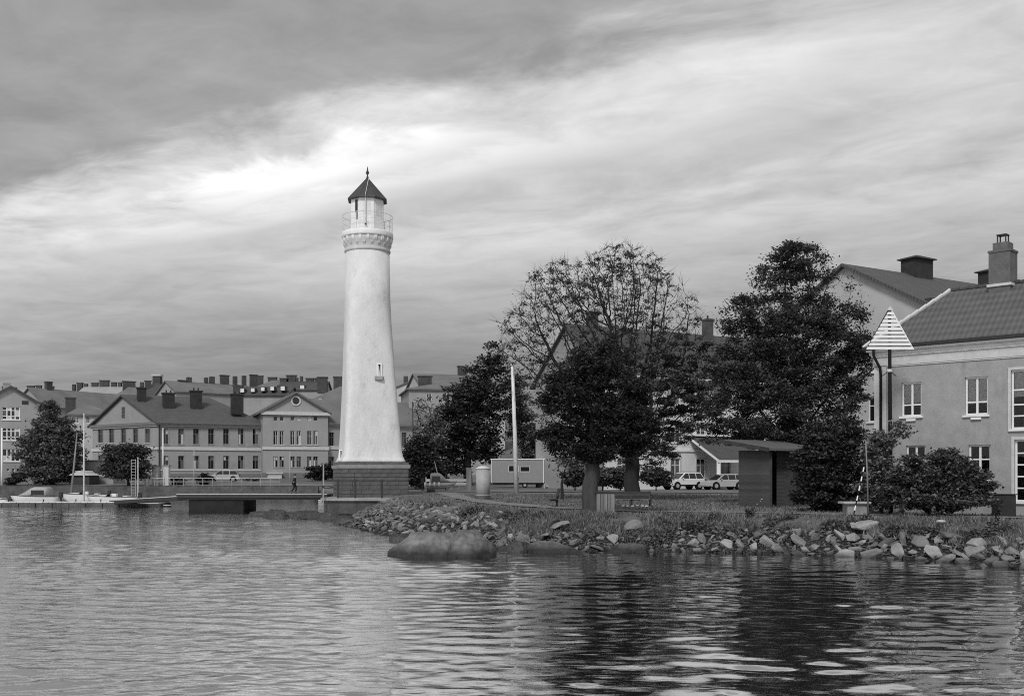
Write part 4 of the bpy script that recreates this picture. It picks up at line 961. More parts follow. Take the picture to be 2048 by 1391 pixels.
tree('clipped_tree', 'dense dark shrub tree close beside the right flank of the lighthouse', 107, 842, [(838, 905, 28, 42, 1), (850, 945, 42, 34, 1), (820, 930, 16, 44, 1)], .2, 300, 15000, .25, 15, LEAFD, BARKD, spread=.4)
tree('bare_tree', 'small nearly bare tree between the lighthouse and the dark trees', 112, 858, [(850, 835, 28, 44, .1), (870, 860, 30, 40, .2)], .14, 160, 1200, .22, 16, LEAF, BARKD, tipbias=True, tip_r=.02)
tree('quay_tree', 'large leafy dark tree in front of the gable-fronted house', 125, 103, [(98, 840, 30, 46, 1), (85, 890, 42, 44, 1), (118, 900, 44, 66, 1), (70, 915, 34, 40, 1), (140, 900, 24, 60, .9), (105, 945, 50, 24, .8)], .35, 600, 30000, .28, 17, LEAF, BARKD, spread=.45, fork_py=960)
tree('small_quay_tree', 'small round-crowned tree in front of the gable end of the harbour building', 121, 257, [(245, 905, 36, 30, .8), (255, 930, 46, 32, 1), (225, 940, 26, 16, .9), (290, 925, 16, 34, .8)], .2, 320, 14000, .26, 18, LEAFD, BARKD, spread=.4, fork_py=965)
tree('round_bush', 'clipped round dark bush before the right end of the harbour building', 142, 645, [(632, 945, 20, 15, 1), (655, 944, 20, 17, 1), (670, 944, 12, 16, 1)], .1, 120, 6000, .25, 19, LEAFD, BARKD, cat='bush', spread=.3)
tree('waterside_bush', 'large loose bush with paler leaves beside the wooden hut', 50, 1668, [(1640, 930, 55, 72, 1), (1690, 940, 60, 75, 1), (1670, 985, 78, 38, 1), (1615, 975, 32, 44, .9), (1700, 870, 32, 34, .6)], .12, 700, 30000, .13, 20, LEAF, BARKD, cat='bush', spread=.2, step=.2)
tree('house_bush', 'wide dark bush against the front of the plastered house', 44.2, 1880, [(1830, 960, 50, 58, 1), (1890, 950, 58, 58, 1), (1945, 970, 42, 52, 1), (1790, 985, 40, 40, 1), (1880, 1000, 100, 24, 1)], .10, 700, 34000, .12, 21, LEAFD, BARKD, cat='bush', spread=.18, step=.18, depthf=.55)
tree('young_tree', 'young leafy tree growing by the day mark pole in front of the house corner', 46.2, 1762, [(1755, 900, 28, 46, .7), (1800, 862, 22, 26, .25), (1770, 960, 34, 50, .9), (1745, 985, 26, 36, .9)], .08, 300, 11000, .13, 22, LEAF, BARKD, spread=.18, step=.18)
tree('thin_sapling', 'thin crooked sapling beside the trunk of the dark shore tree', 70, 1124, [(1130, 920, 14, 12, .4), (1152, 925, 14, 10, .3), (1118, 935, 8, 10, .2)], .11, 30, 400, .2, 23, LEAFD, BARKD, tipbias=True, fork_py=965, tip_r=.03)
for k, (px, rx, ry, lab) in enumerate(((1150, 26, 18, 'low dark hedge shrub behind the sapling'), (1205, 30, 20, 'low dark hedge shrub behind the slatted bin'), (1240, 24, 17, 'low dark hedge shrub between the bin and the tall trunk'), (1312, 34, 18, 'low dark hedge shrub at the nose of the white car'))):
    tree('hedge_shrub', lab, 96, px, [(px, 972 - ry, rx, ry, 1)], .06, 120, 6000, .2, 30 + k, LEAFD, BARKD, cat='shrub', spread=.25, group='low hedge behind the lawn')
# ------------------------------------------------------------------ stones, boulder, grass of the bank
def rock_mesh(name, seed, m, n=26, sq=(1, .8, .6), jag=.22, sub=0):
    g = random.Random(seed); bm = bmesh.new()
    for i in range(n):
        v = Vector((g.gauss(0, 1), g.gauss(0, 1), g.gauss(0, 1))).normalized(); k = g.uniform(1 - jag, 1)
        # squared-off blocks rather than balls
        mx = max(abs(v.x), abs(v.y), abs(v.z)); v = v.lerp(v / mx * .8, .7)
        bm.verts.new((v.x * sq[0] * k * .5, v.y * sq[1] * k * .5, v.z * sq[2] * k * .5))
    r = bmesh.ops.convex_hull(bm, input=bm.verts[:]); bmesh.ops.delete(bm, geom=[e for e in r['geom_interior'] if isinstance(e, bmesh.types.BMVert)], context='VERTS')
    bmesh.ops.dissolve_limit(bm, angle_limit=R(12), verts=bm.verts[:], edges=bm.edges[:])
    bmesh.ops.bevel(bm, geom=bm.edges[:], offset=.022, segments=1, affect='EDGES', clamp_overlap=True)
    me = bpy.data.meshes.new(name); bmesh.ops.triangulate(bm, faces=bm.faces[:]); bm.to_mesh(me); bm.free(); me.materials.append(m); return me
ROCKS = [rock_mesh('stone', 100 + i, ROCK, 15, (1, random.uniform(.55, .95), random.uniform(.4, .85))) for i in range(14)]
def stones():
    g = np.random.default_rng(21); cand = []
    line = [Vector(p) for p in [(20.5, 27.5)] + [tuple(p) for p in shore]]; segs = list(zip(line[:-1], line[1:])); 
    def put(n, dlo, dhi, smin, smax, x0, x1, pw=1.0):
        c = 0
        tot = sum((b - a).length for a, b in segs); tries = 0
        while c < n and tries < n * 40:
            tries += 1; t = g.uniform(0, tot)
            for a, b in segs:
                if t < (b - a).length: break
                t -= (b - a).length
            d = (b - a).normalized(); nr = Vector((d.y, -d.x)); p = a + d * t
            if nr.y < 0 and abs(nr.y) > .2: nr = -nr
            dd = dlo + (dhi - dlo) * g.uniform(0, 1) ** pw; p = p + nr * dd; px = 1024 + F * p.x / p.y
            if not (x0 < px < x1): continue
            s = smin * (smax / smin) ** g.uniform(0, 1) ** 1.6
            cand.append((p.x, p.y, s)); c += 1
    put(280, -.2, 1.5, .42, .95, 1480, 2120, 1.0)     # larger blocks on the right
    put(700, -.3, 1.9, .22, .5, 1480, 2120, 1.2)
    put(700, -.3, 2.9, .12, .3, 1450, 2120, 1.5)
    put(130, -.2, 1.2, .40, .8, 990, 1490, 1.1)
    put(500, -.3, 1.4, .20, .42, 990, 1490, 1.1)
    put(500, -.3, 2.0, .12, .3, 980, 1500, 1.3)
    put(1700, -.2, 3.4, .22, .55, 690, 1010, .9)       # rubble slope below the lighthouse
    put(300, -.3, 2.2, .15, .3, 640, 1010, 1.2)
    A = np.array(cand); z = ground_z(A[:, 0], A[:, 1]); order = np.argsort(-A[:, 2] / A[:, 1]); ind = []; rest = []
    taken = []
    for i in order:
        x, y, s = A[i]
        if any((x - q[0]) ** 2 + (y - q[1]) ** 2 < (.33 * (s + q[2])) ** 2 for q in taken): continue
        taken.append((x, y, s)); (ind if len(ind) < 300 else rest).append((x, y, z[i], s))
    for x, y, zz, s in ind:
        o = link('stone', random.choice(ROCKS), ground); o.location = (x, y, zz + s * .10)
        o.rotation_euler = (random.gauss(0, .6), random.gauss(0, .6), random.uniform(0, 6.28)); o.scale = (s * random.uniform(.9, 1.35), s * random.uniform(.8, 1.1), s * random.uniform(.6, 1.0))
    # small fill stones, one mass
    vs = []; fs = []; off = 0; tm = [(np.array([v.co[:] for v in me.vertices]), np.array([p.vertices[:] for p in me.polygons])) for me in ROCKS[:6]]
    for x, y, s in [(q[0], q[1], q[3]) for q in rest] + [(q[0], q[1], g.uniform(.08, .2)) for q in np.stack([A[::2, 0] + g.normal(0, .35, len(A[::2])), A[::2, 1] + g.normal(0, .35, len(A[::2]))], 1)]:
        v, f = tm[g.integers(6)]; a = g.uniform(0, 6.28); c_, s_ = math.cos(a), math.sin(a)
        w = v * s * np.array([1.25, 1, .95]) @ np.array(Matrix.Rotation(g.normal(0, .6), 3, 'X')) @ np.array(Matrix.Rotation(g.normal(0, .5), 3, 'Y')); w = np.stack([w[:, 0] * c_ - w[:, 1] * s_, w[:, 0] * s_ + w[:, 1] * c_, w[:, 2]], 1) + np.array([x, y, 0]); w[:, 2] += gh(x, y) + s * .15
        vs.append(w); fs.append(f + off); off += len(w)
    o = link('rubble', np_mesh('rubble', np.concatenate(vs), np.concatenate(fs), ROCKI), ground); o['kind'] = 'stuff'
stones()

def blob_rock(name, label, px, py_w, D, size, seed, m, rz=0.0, flat=None, shape=None):
    gr = random.Random(int(seed * 100)); cuts = [(Vector((gr.gauss(0, 1), gr.gauss(0, 1), abs(gr.gauss(0, .6)))).normalized(), gr.uniform(.72, .98)) for _ in range(9)]
    bm = bmesh.new(); bmesh.ops.create_icosphere(bm, subdivisions=6, radius=1.0); sd = Vector((seed * 3.1, seed * 1.7, seed))
    for v in bm.verts:
        p = v.co.copy(); mx = max(abs(p.x) ** 3 + abs(p.y) ** 3 + abs(p.z) ** 3, 1e-6) ** (1 / 3); p = p / mx
        n = mnoise.fractal(p * 1.3 + sd, .8, 2.1, 6); r = 1 + .17 * n
        q = Vector((p.x * r, p.y * r, p.z * r))
        for nv, dd in cuts:
            k_ = q.dot(nv) - dd
            if k_ > 0: q = q - nv * k_ * .85
        if shape: q = shape(q, p)
        v.co = (q.x * size[0] / 2, q.y * size[1] / 2, q.z * size[2] + .045 * mnoise.fractal(p * 6 + sd, .7, 2, 5))
    me = bpy.data.meshes.new(name); bm.to_mesh(me); bm.free(); me.shade_smooth(); me.materials.append(m)
    o = link(name, me); o.location = (gx(px, D), D, 0); o.rotation_euler = (0, 0, rz); return tag(o, label, 'rock')
def big_boulder():
    D = 39.3; k = F / D; prof = [(777, .10), (783, .22), (800, .50), (820, .84), (835, .97), (868, 1.0), (884, .99), (897, .93), (905, .96), (925, 1.03), (948, .97), (968, .74), (984, .50), (991, .34), (993, .10)]
    px = np.array([p[0] for p in prof], float); hz_ = np.array([p[1] for p in prof]) * .84; st = np.linspace(777, 993, 90); rings = []
    for i, q in enumerate(st):
        h = float(np.interp(q, px, hz_)); x = (q - 884) / k; e = min(1, (q - 776) / 50, (994 - q) / 40); w = 1.45 * max(.05, e) ** .45; ring = []
        for a in np.linspace(0, 2 * math.pi, 56, endpoint=False):
            c, s_ = math.cos(a), math.sin(a); p = 2.9; r = (abs(c) ** p + abs(s_) ** p) ** (-1 / p); y = c * r * w; z = s_ * r * (h if s_ > 0 else .5)
            if z > 0: y += .30 * z / max(h, .3) * 1.0                         # the front face leans back, the top tilts to the viewer
            v = Vector((x, y, z)); n = mnoise.fractal(v * 1.1 + Vector((4, 2, 7)), .9, 2.1, 6); f = mnoise.fractal(v * 5 + Vector((1, 9, 3)), .8, 2.0, 4)
            rid = 1 - abs(mnoise.fractal(v * .9 + Vector((8, 1, 2)), 1, 2, 3))
            crack = -.10 * math.exp(-((x - .32 - .25 * z) / .035) ** 2) - .06 * math.exp(-((z - .62 - .12 * math.sin(x * 2)) / .03) ** 2) * (x > .2)
            d = .15 * n + .045 * f + .14 * (rid - .8) + crack * 1.3
            ring.append((x + (.05 * n if 3 < i < 86 else 0), y + d * c * r, z + d * max(s_, -.2)))
        rings.append(ring)
    b = MB(); b.loft(rings); o = b.build('boulder', BOULDER, None, True); o.location = (gx(884, D), D, 0); tag(o, 'huge dark whale-backed boulder lying in the water off the point', 'rock')
big_boulder()
blob_rock('boulder', 'small dark rock peeping out just behind the left end of the huge boulder', 797, 1078, 47.5, (.95, .7, .32), 5, WETROCK)
for px, D, sx, sz, lab in ((520, 75.5, 1.7, .36, 'low flat rock awash, farthest from the lighthouse point'), (552, 72.5, 1.9, .55, 'dark humped rock awash second from the open water'), (582, 73, 1.6, .36, 'thin dark rock awash in the middle of the chain off the platform'), (614, 71.5, 2.6, .55, 'broad dark rock awash next to the stone platform'), (655, 69.0, 1.7, .5, 'dark rock at the foot of the platform corner'), (688, 63.4, 1.7, .45, 'low dark rock at the tip of the rubble slope'), (720, 60.5, 1.6, .26, 'flat wet rock on the edge of the rubble slope'), (1010, 41.4, .6, .16, 'small wet rock between the boulder and the shore'), (1040, 41.0, 1.1, .34, 'dark wet slab on the shore right of the boulder'), (1105, 40.6, 2.0, .40, 'long dark overhanging slab at the waterline'), (1255, 40.8, 1.6, .34, 'wide pale-topped slab at the waterline beyond the reeds')):
    blob_rock('flat_rock', lab, px, 0, D, (sx, sx * .6, sz), px * .013, WETROCK if px < 1100 else BOULDER, R(random.uniform(-15, 15)))
for px, D, s, h, lab in ((1118, 43.2, 1.15, .75, 'pale angular stone above the dark slab'), (1268, 43.0, 1.1, .85, 'pale rounded stone standing out of the grass'), (1730, 40.2, 1.5, 1.0, 'broad grey block at the foot of the striped pole'), (1770, 38.4, .85, .62, 'white-faced stone right of the broad grey block'), (1905, 37.6, 1.1, .62, 'tilted slab half buried in the bank grass'), (1955, 36.2, .95, .95, 'long block propped up on its end at the bank')):
    o = link('bank_stone', random.choice(ROCKS)); p = (gx(px, D), D); o.location = (p[0], p[1], gh(*p) + h * .22); o.scale = (s, s * .85, h); o.rotation_euler = (random.uniform(-.3, .3), random.uniform(-.4, .4), random.uniform(-.5, .5)); tag(o, lab, 'stone')

def grass():
    g = np.random.default_rng(5); line = np.array([tuple(p) for p in shore[:-1]]); pts = []
    # tall grass on the bank, in tussocks
    N = 2600; seg = g.integers(0, len(line) - 1, N); t = g.uniform(0, 1, N)[:, None]; base = line[seg] * (1 - t) + line[seg + 1] * t
    off = g.uniform(.2, 4.6, N); d = line[seg + 1] - line[seg]; nr = np.stack([d[:, 1], -d[:, 0]], 1); nr /= np.linalg.norm(nr, axis=1)[:, None]; nr *= np.where(nr[:, 1:2] < 0, -1, 1)
    c = base + nr * off[:, None]; sd = sdist(c[:, 0], c[:, 1]); mask = (sd > .5) & (sd < 4.2)
    patch = np.sin(c[:, 0] * 1.1 + 1.3) * np.sin(c[:, 1] * .9 + c[:, 0] * .4) + .8 * np.sin(c[:, 0] * .45) + (sd - 1.7) * .9
    rub = (c[:, 0] < -1.2) & (sd < 3.0); c = c[mask & (patch > .15) & ~rub]; big = True
    per = 34; C = np.repeat(c, per, 0) + g.normal(0, .20, (len(c) * per, 2)); H = np.repeat(g.uniform(.08, .30, len(c)), per) * g.uniform(.5, 1.3, len(C))
    # short grass over the lawn
    n2 = 52000; x = g.uniform(-9, 24, n2); y = 38 + 46 * g.uniform(0, 1, n2) ** 1.5; s2 = sdist(x, y); k = (s2 > 2.2) & (np.abs(x / y) < .55)
    C2 = np.stack([x[k], y[k]], 1); C = np.concatenate([C, C2]); H = np.concatenate([H, g.uniform(.05, .15, len(C2))])
    # keep the path clear
    pth = np.array([(-5.5, 88), (-3.4, 72), (-1.0, 61.5), (2.2, 54), (6.0, 49.6), (11, 48.0), (15, 45.8), (20.5, 42.5), (26, 39)]); dm = np.full(len(C), 1e9)
    for a, b in zip(pth[:-1], pth[1:]):
        e = b - a; t_ = np.clip(((C - a) @ e) / (e @ e), 0, 1); dm = np.minimum(dm, np.hypot(*(C - a - t_[:, None] * e).T))
    k = dm > .62 + g.uniform(0, .25, len(C)); C = C[k]; H = H[k]
    z = ground_z(C[:, 0], C[:, 1]) - .03; n = len(C); a = g.uniform(0, 6.28, n); w = g.uniform(.012, .03, n) * (1 + C[:, 1] / 60); bend = g.normal(0, .35, (n, 2)) * H[:, None]
    sx, sy = np.cos(a) * w, np.sin(a) * w
    v = np.stack([np.stack([C[:, 0] - sx, C[:, 1] - sy, z], 1), np.stack([C[:, 0] + sx, C[:, 1] + sy, z], 1), np.stack([C[:, 0] + bend[:, 0], C[:, 1] + bend[:, 1], z + H], 1)], 1).reshape(-1, 3)
    o = link('grass', np_mesh('grass', v, np.arange(3 * n).reshape(n, 3), GRASSM)); stuff(o, 'rough grass over the bank and the lawn behind it', 'grass')
grass()
def undergrowth():
    g = np.random.default_rng(9); P = []
    for px, y, w, n in ((1300, 1085, .9, 1500), (1330, 1070, .7, 900), (1190, 1075, .6, 700), (1580, 1075, .8, 1100), (1660, 1060, .9, 1200), (1480, 1062, .8, 900), (1790, 1065, .7, 800), (1850, 1075, .8, 1000), (1960, 1070, .9, 1200), (2010, 1060, .8, 900), (1060, 1040, .8, 800), (1000, 1038, .7, 700), (940, 1028, .9, 800), (1400, 1050, .9, 900), (1730, 1050, .6, 600), (1110, 1050, .6, 600), (860, 1018, .9, 600), (1560, 1045, .7, 600)):
        for D in np.arange(62, 34, -.15):           # walk down the slope to the row where the clump stands
            x = gx(px, D)
            if HOR + F * (CAMZ - gh(x, D)) / D >= y: break
        k = g.integers(3, 6); c = np.stack([x + g.normal(0, w * .5, k), D + g.normal(0, .35, k)], 1); idx = g.integers(0, k, n)
        q = c[idx] + g.normal(0, .20, (n, 2)) * w; z = ground_z(q[:, 0], q[:, 1]) + np.abs(g.normal(0, .16, n)) * w * 1.1; P.append(np.column_stack([q, z]))
    P = np.concatenate(P); o = link('undergrowth', leaves_mesh('undergrowth', P, .09, LEAFL, g, 1.0)); stuff(o, 'low leafy weeds growing between the stones of the bank', 'weeds')
undergrowth()
def plant(px, D, h, n, lab, seed):
    g = random.Random(seed); x, y = gx(px, D), D; T = thing('tall_weed', lab, 'plant', (x, y, gh(x, y)), group='tall weeds on the bank'); b = MB(); pts = []
    for i in range(n):
        a = g.uniform(0, 6.28); l = h * g.uniform(.6, 1.1); tip = (math.cos(a) * l * .35, math.sin(a) * l * .3, l); b.tube([(math.cos(a) * .04, math.sin(a) * .04, -.1), (tip[0] * .4, tip[1] * .4, l * .6), tip], [.012, .009, .004], 3, False)
        for k in range(14): q = g.uniform(.25, 1); pts.append((tip[0] * q + g.gauss(0, .05), tip[1] * q + g.gauss(0, .05), l * q))
    b.build('stem', BARK, T); link('leaves', leaves_mesh('leaves', np.array(pts), .09, LEAFL, np.random.default_rng(seed), 1.0), T)
for i, (px, D, h, n, lab) in enumerate(((1995, 40, .95, 9, 'tall feathery weed on the bank top below the utility box'), (1875, 40.5, .6, 6, 'low weed beside the small pale marker'), (1800, 41, .7, 8, 'bushy weed on the bank left of the small pale marker'), (1500, 43, .6, 8, 'weed clump on the bank below the wooden hut'), (880, 47.5, .9, 4, 'thin weed standing in the rubble behind the boulder'))):
    plant(px, D, h, n, lab, 60 + i)
# ------------------------------------------------------------------ things in the park
def ground_at(px, D): x = gx(px, D); return (x, D, gh(x, D) + .0)

# tank with conical lid
D = 70.0; T = thing('steel_cistern', 'upright grey metal cylinder with shallow conical lid on the lawn', 'tank', ground_at(966, D)); hT = 2.05
MB().lathe([(.47, -.1), (.47, hT), (.46, hT)], 28).build('body', GALV, T, True)
MB().lathe([(.50, hT - .04), (.51, hT + .0), (.30, hT + .13), (.06, hT + .20), (.02, hT + .21)], 28).build('lid', PALE, T, True)
MB().lathe([(.035, hT + .19), (.04, hT + .27), (.02, hT + .30)], 10).build('knob', DARK, T)
MB().lathe([(.482, .25), (.482, .31)], 28).build('band', GALV, T, True)

# flagpole
D = 88.0; T = thing('flagpole', 'tall white flagpole on the lawn in front of the trailer', 'flagpole', ground_at(1033, D))
MB().tube([(0, 0, -.2), (-.14, 0, 5), (-.36, 0, 10.6)], [.21, .17, .10], 10).build('pole', mat('peeling_white_paint', .70, .12, 2, .6, stain=(1.5, .55, .5, (3, 3, .5))), T, True)
MB().lathe([(.02, 10.6), (.10, 10.68), (.10, 10.76), (.01, 10.84)], 10, (-.36, 0)).build('finial', PALE, T, True)
MB().tube([(.13, -.05, 1.2), (-.20, -.06, 10.3)], .015, 4).build('halyard', PALE, T)
MB().bb(.10, .18, -.12, .02, 1.1, 1.3).build('cleat', DARK, T)

# site trailer
D = 112.0; T = thing('site_trailer', 'grey boxy site trailer with white roof edge and narrow windows on wheels', 'trailer', ground_at(1047, D)); L = 6.9; h0, h1 = .55, 3.0
wl = Wall(T, (gx(1047, D) - L / 2, D), (gx(1047, D) + L / 2, D), T.location.z + h0, T.location.z + h1, mat('trailer_skin', .27, .08, 2, .6), depth=.08)
wl.win(wl.rect(1017, 1037, 930, 943), 1, (1,), fw=.05, sill=False, glass=BLACK); wl.win(wl.rect(1040, 1060, 932, 943), 1, (1,), fw=.05, sill=False, glass=BLACK); wl.build()
b = MB(); b.bb(-L / 2, L / 2, .10, 2.3, h0, h1); b.build('body', MATS['trailer_skin'], T)
MB().bb(-L / 2 - .06, L / 2 + .06, -.06, 2.36, h1 + .002, h1 + .12).build('roof', WHITE, T)
dr = MB().bb(L / 2 - 1.25, L / 2 - .3, -.04, -.003, h0 + .05, h1 - .2).build('door', mat('trailer_door', .22, .08, 2, .6), T); MB().bb(L / 2 - .45, L / 2 - .38, -.09, -.042, 1.45, 1.6).build('handle', DARK, dr)
MB().bb(L / 2 - 1.36, L / 2 - 1.28, -.05, -.003, h0, h1).build('corner_strip', WHITE, T); MB().bb(-L / 2, -L / 2 + .06, -.05, -.003, h0, h1).build('corner_strip', WHITE, T)
MB().bb(-L / 2 + .2, L / 2 - .2, .3, 2.0, .38, h0 - .003).build('chassis', DARK, T)
for x in (-.75, .15):
    for y in (.15, 2.0):
        w_ = MB(); w_.loft([[(x + .30 * math.cos(a), yy, .30 + .30 * math.sin(a)) for a in np.linspace(0, 6.2832, 18, endpoint=False)] for yy in (y, y + .2)]); wh = w_.build('wheel', BLACK, T)
        MB().loft([[(x + .16 * math.cos(a), yy, .30 + .16 * math.sin(a)) for a in np.linspace(0, 6.2832, 12, endpoint=False)] for yy in (y - .015, y - .003)]).build('rim', GALV, wh)
st = MB()
for k in range(2): st.bb(L / 2 - 1.3, L / 2 - .3, -.35 - .3 * (1 - k), -.06 - .3 * (1 - k), .12 + .2 * k, .2 + .2 * k)
st.bb(L / 2 - 1.28, L / 2 - 1.2, -.65, -.06, -.1, .4); st.bb(L / 2 - .4, L / 2 - .32, -.65, -.06, -.1, .4); st.build('steps', PALE, T)
MB().bar((-L / 2, 1.1, .45), (-L / 2 - 1.2, 1.1, .45), .1, .1).build('drawbar', DARK, T)

# park bench seen from behind its side, with a row of pale stones under it
D = 56.0; T = thing('park_bench', 'long dark park bench with flared back standing before the tall tree', 'bench', ground_at(1243, D)); s = F / D; Lb = 122 / s
for k in range(3): MB().box((0, .34 + .045 * k, .50 + .125 * k), (Lb, .035, .122), Matrix.Rotation(R(-18), 3, 'X')).build('back_slat', DWOOD, T, bevel=.008)
for k in range(4): MB().bb(-Lb / 2, Lb / 2, -.20 + .13 * k, -.09 + .13 * k, .40, .44).build('seat_slat', mat('worn_seat_wood', .16, .2, 3, .7, rnd=.1) if k == 0 else DWOOD, T)
for x in (-Lb / 2 + .08, -Lb / 6, Lb / 6, Lb / 2 - .08):
    lg = MB(); lg.bar((x, -.2, .40), (x, .33, .40), .06, .06); lg.bar((x, -.16, -.1), (x, -.10, .40), .06, .06); lg.bar((x, .36, -.1), (x, .24, .40), .06, .06); lg.bar((x, .28, .40), (x, .50, .86), .05, .05); lg.build('leg', DARK, T)
for x in (Lb / 2 - .03, -Lb / 2 + .03):
    MB().tube([(x, -.18, .42), (x + .03, -.2, .64), (x, .32, .66)], .03, 6).build('armrest', DARK, T)
for k in range(6):
    p = ground_at(1246 + k * 9.6, 55.3); o = link('pebble', ROCKS[k]); o.location = (p[0], p[1], p[2] + .07); o.scale = (.26, .2, .22); tag(o, 'round pale stone in the row laid under the long dark bench', 'stone', 'pale stones under the bench')
    o.data = o.data.copy(); o.data.materials[0] = PALE

# bench seen end-on
D = 55.0; T = thing('park_bench', 'dark park seat seen end-on on the lawn left of the thick trunk', 'bench', ground_at(1115, D))
MB().box((.06, .6, .78), (.10, 1.5, .46), Matrix.Rotation(R(16), 3, 'Y')).build('backrest', DWOOD, T, bevel=.03)
MB().bb(-.40, .04, -.15, 1.35, .40, .46).build('seat', DWOOD, T, bevel=.01)
for y in (.05, 1.15):
    lg = MB(); lg.bar((0, y, -.1), (0, y, .42), .08, .07); lg.bar((0, y, .36), (-.36, y, .38), .05, .05); lg.bar((0, y, .40), (.07, y, .72), .05, .06); lg.build('leg', DARK, T)

# slatted litter bin
D = 47.0; T = thing('litter_bin', 'grey wooden slatted litter bin beside the thick trunk', 'bin', ground_at(1208, D), R(6)); w2 = .39; hb = .84
for k in range(5):
    for sgn, ax in ((-1, 0), (1, 0), (-1, 1), (1, 1)):
        c = (-w2 + .078 + k * .156); d = (.138, .03, hb)
        o = MB().box((c, sgn * (w2 + .0), .08 + hb / 2), d, None) if ax == 0 else MB().box((sgn * (w2 + .0), c, .08 + hb / 2), (.03, .138, hb), None)
        o.build('slat', WOOD, T, bevel=.006)
MB().bb(-w2 + .02, w2 - .02, -w2 + .02, w2 - .02, .05, hb + .02).build('liner', DARK, T)
lid = MB(); lid.bb(-w2 - .05, w2 + .05, -w2 - .05, w2 + .05, hb + .09, hb + .15); lid.bb(-w2 + .05, w2 - .05, -w2 + .05, w2 - .05, hb + .15, hb + .18); lid.build('lid', DWOOD, T, bevel=.01)
for sx in (-1, 1): MB().bb(sx * .3 - .03, sx * .3 + .03, -.03, .03, -.1, .1).build('foot', DARK, T)

# timber post and odds by the path
D = 98.0; T = thing('timber_post', 'thick pale timber post standing between the cistern and the parked boat', 'post', ground_at(938, D)); MB().bb(-.24, .24, -.2, .2, -.3, 2.05).build('shaft', WOOD, T, bevel=.03); MB().bb(-.27, .27, -.23, .23, 2.052, 2.1).build('cap', PALE, T)
D = 92.0; T = thing('timber_baulk', 'short dark timber baulk lying on the grass right of the lighthouse', 'timber', ground_at(862, D)); MB().bb(-.35, .35, -.14, .14, 0, .24).build('beam', DWOOD, T, bevel=.02); 
MB().bb(-.4, -.3, -.2, .2, -.06, .02).build('batten', DWOOD, T)

# low white fence behind the boat
D = 103.0; T = thing('white_fence', 'low pale fence with posts behind the boat on the grass', 'fence', ground_at(895, D)); x0, x1 = gx(852, D) - gx(895, D), gx(936, D) - gx(895, D)
for x in np.linspace(x0, x1, 6): MB().bb(x - .07, x + .07, -.07, .07, -.2, 1.25).build('post', CONC, T)
for z in (.45, .80): MB().bb(x0, x1, -.10, -.075, z, z + .26).build('rail', PALE, T)

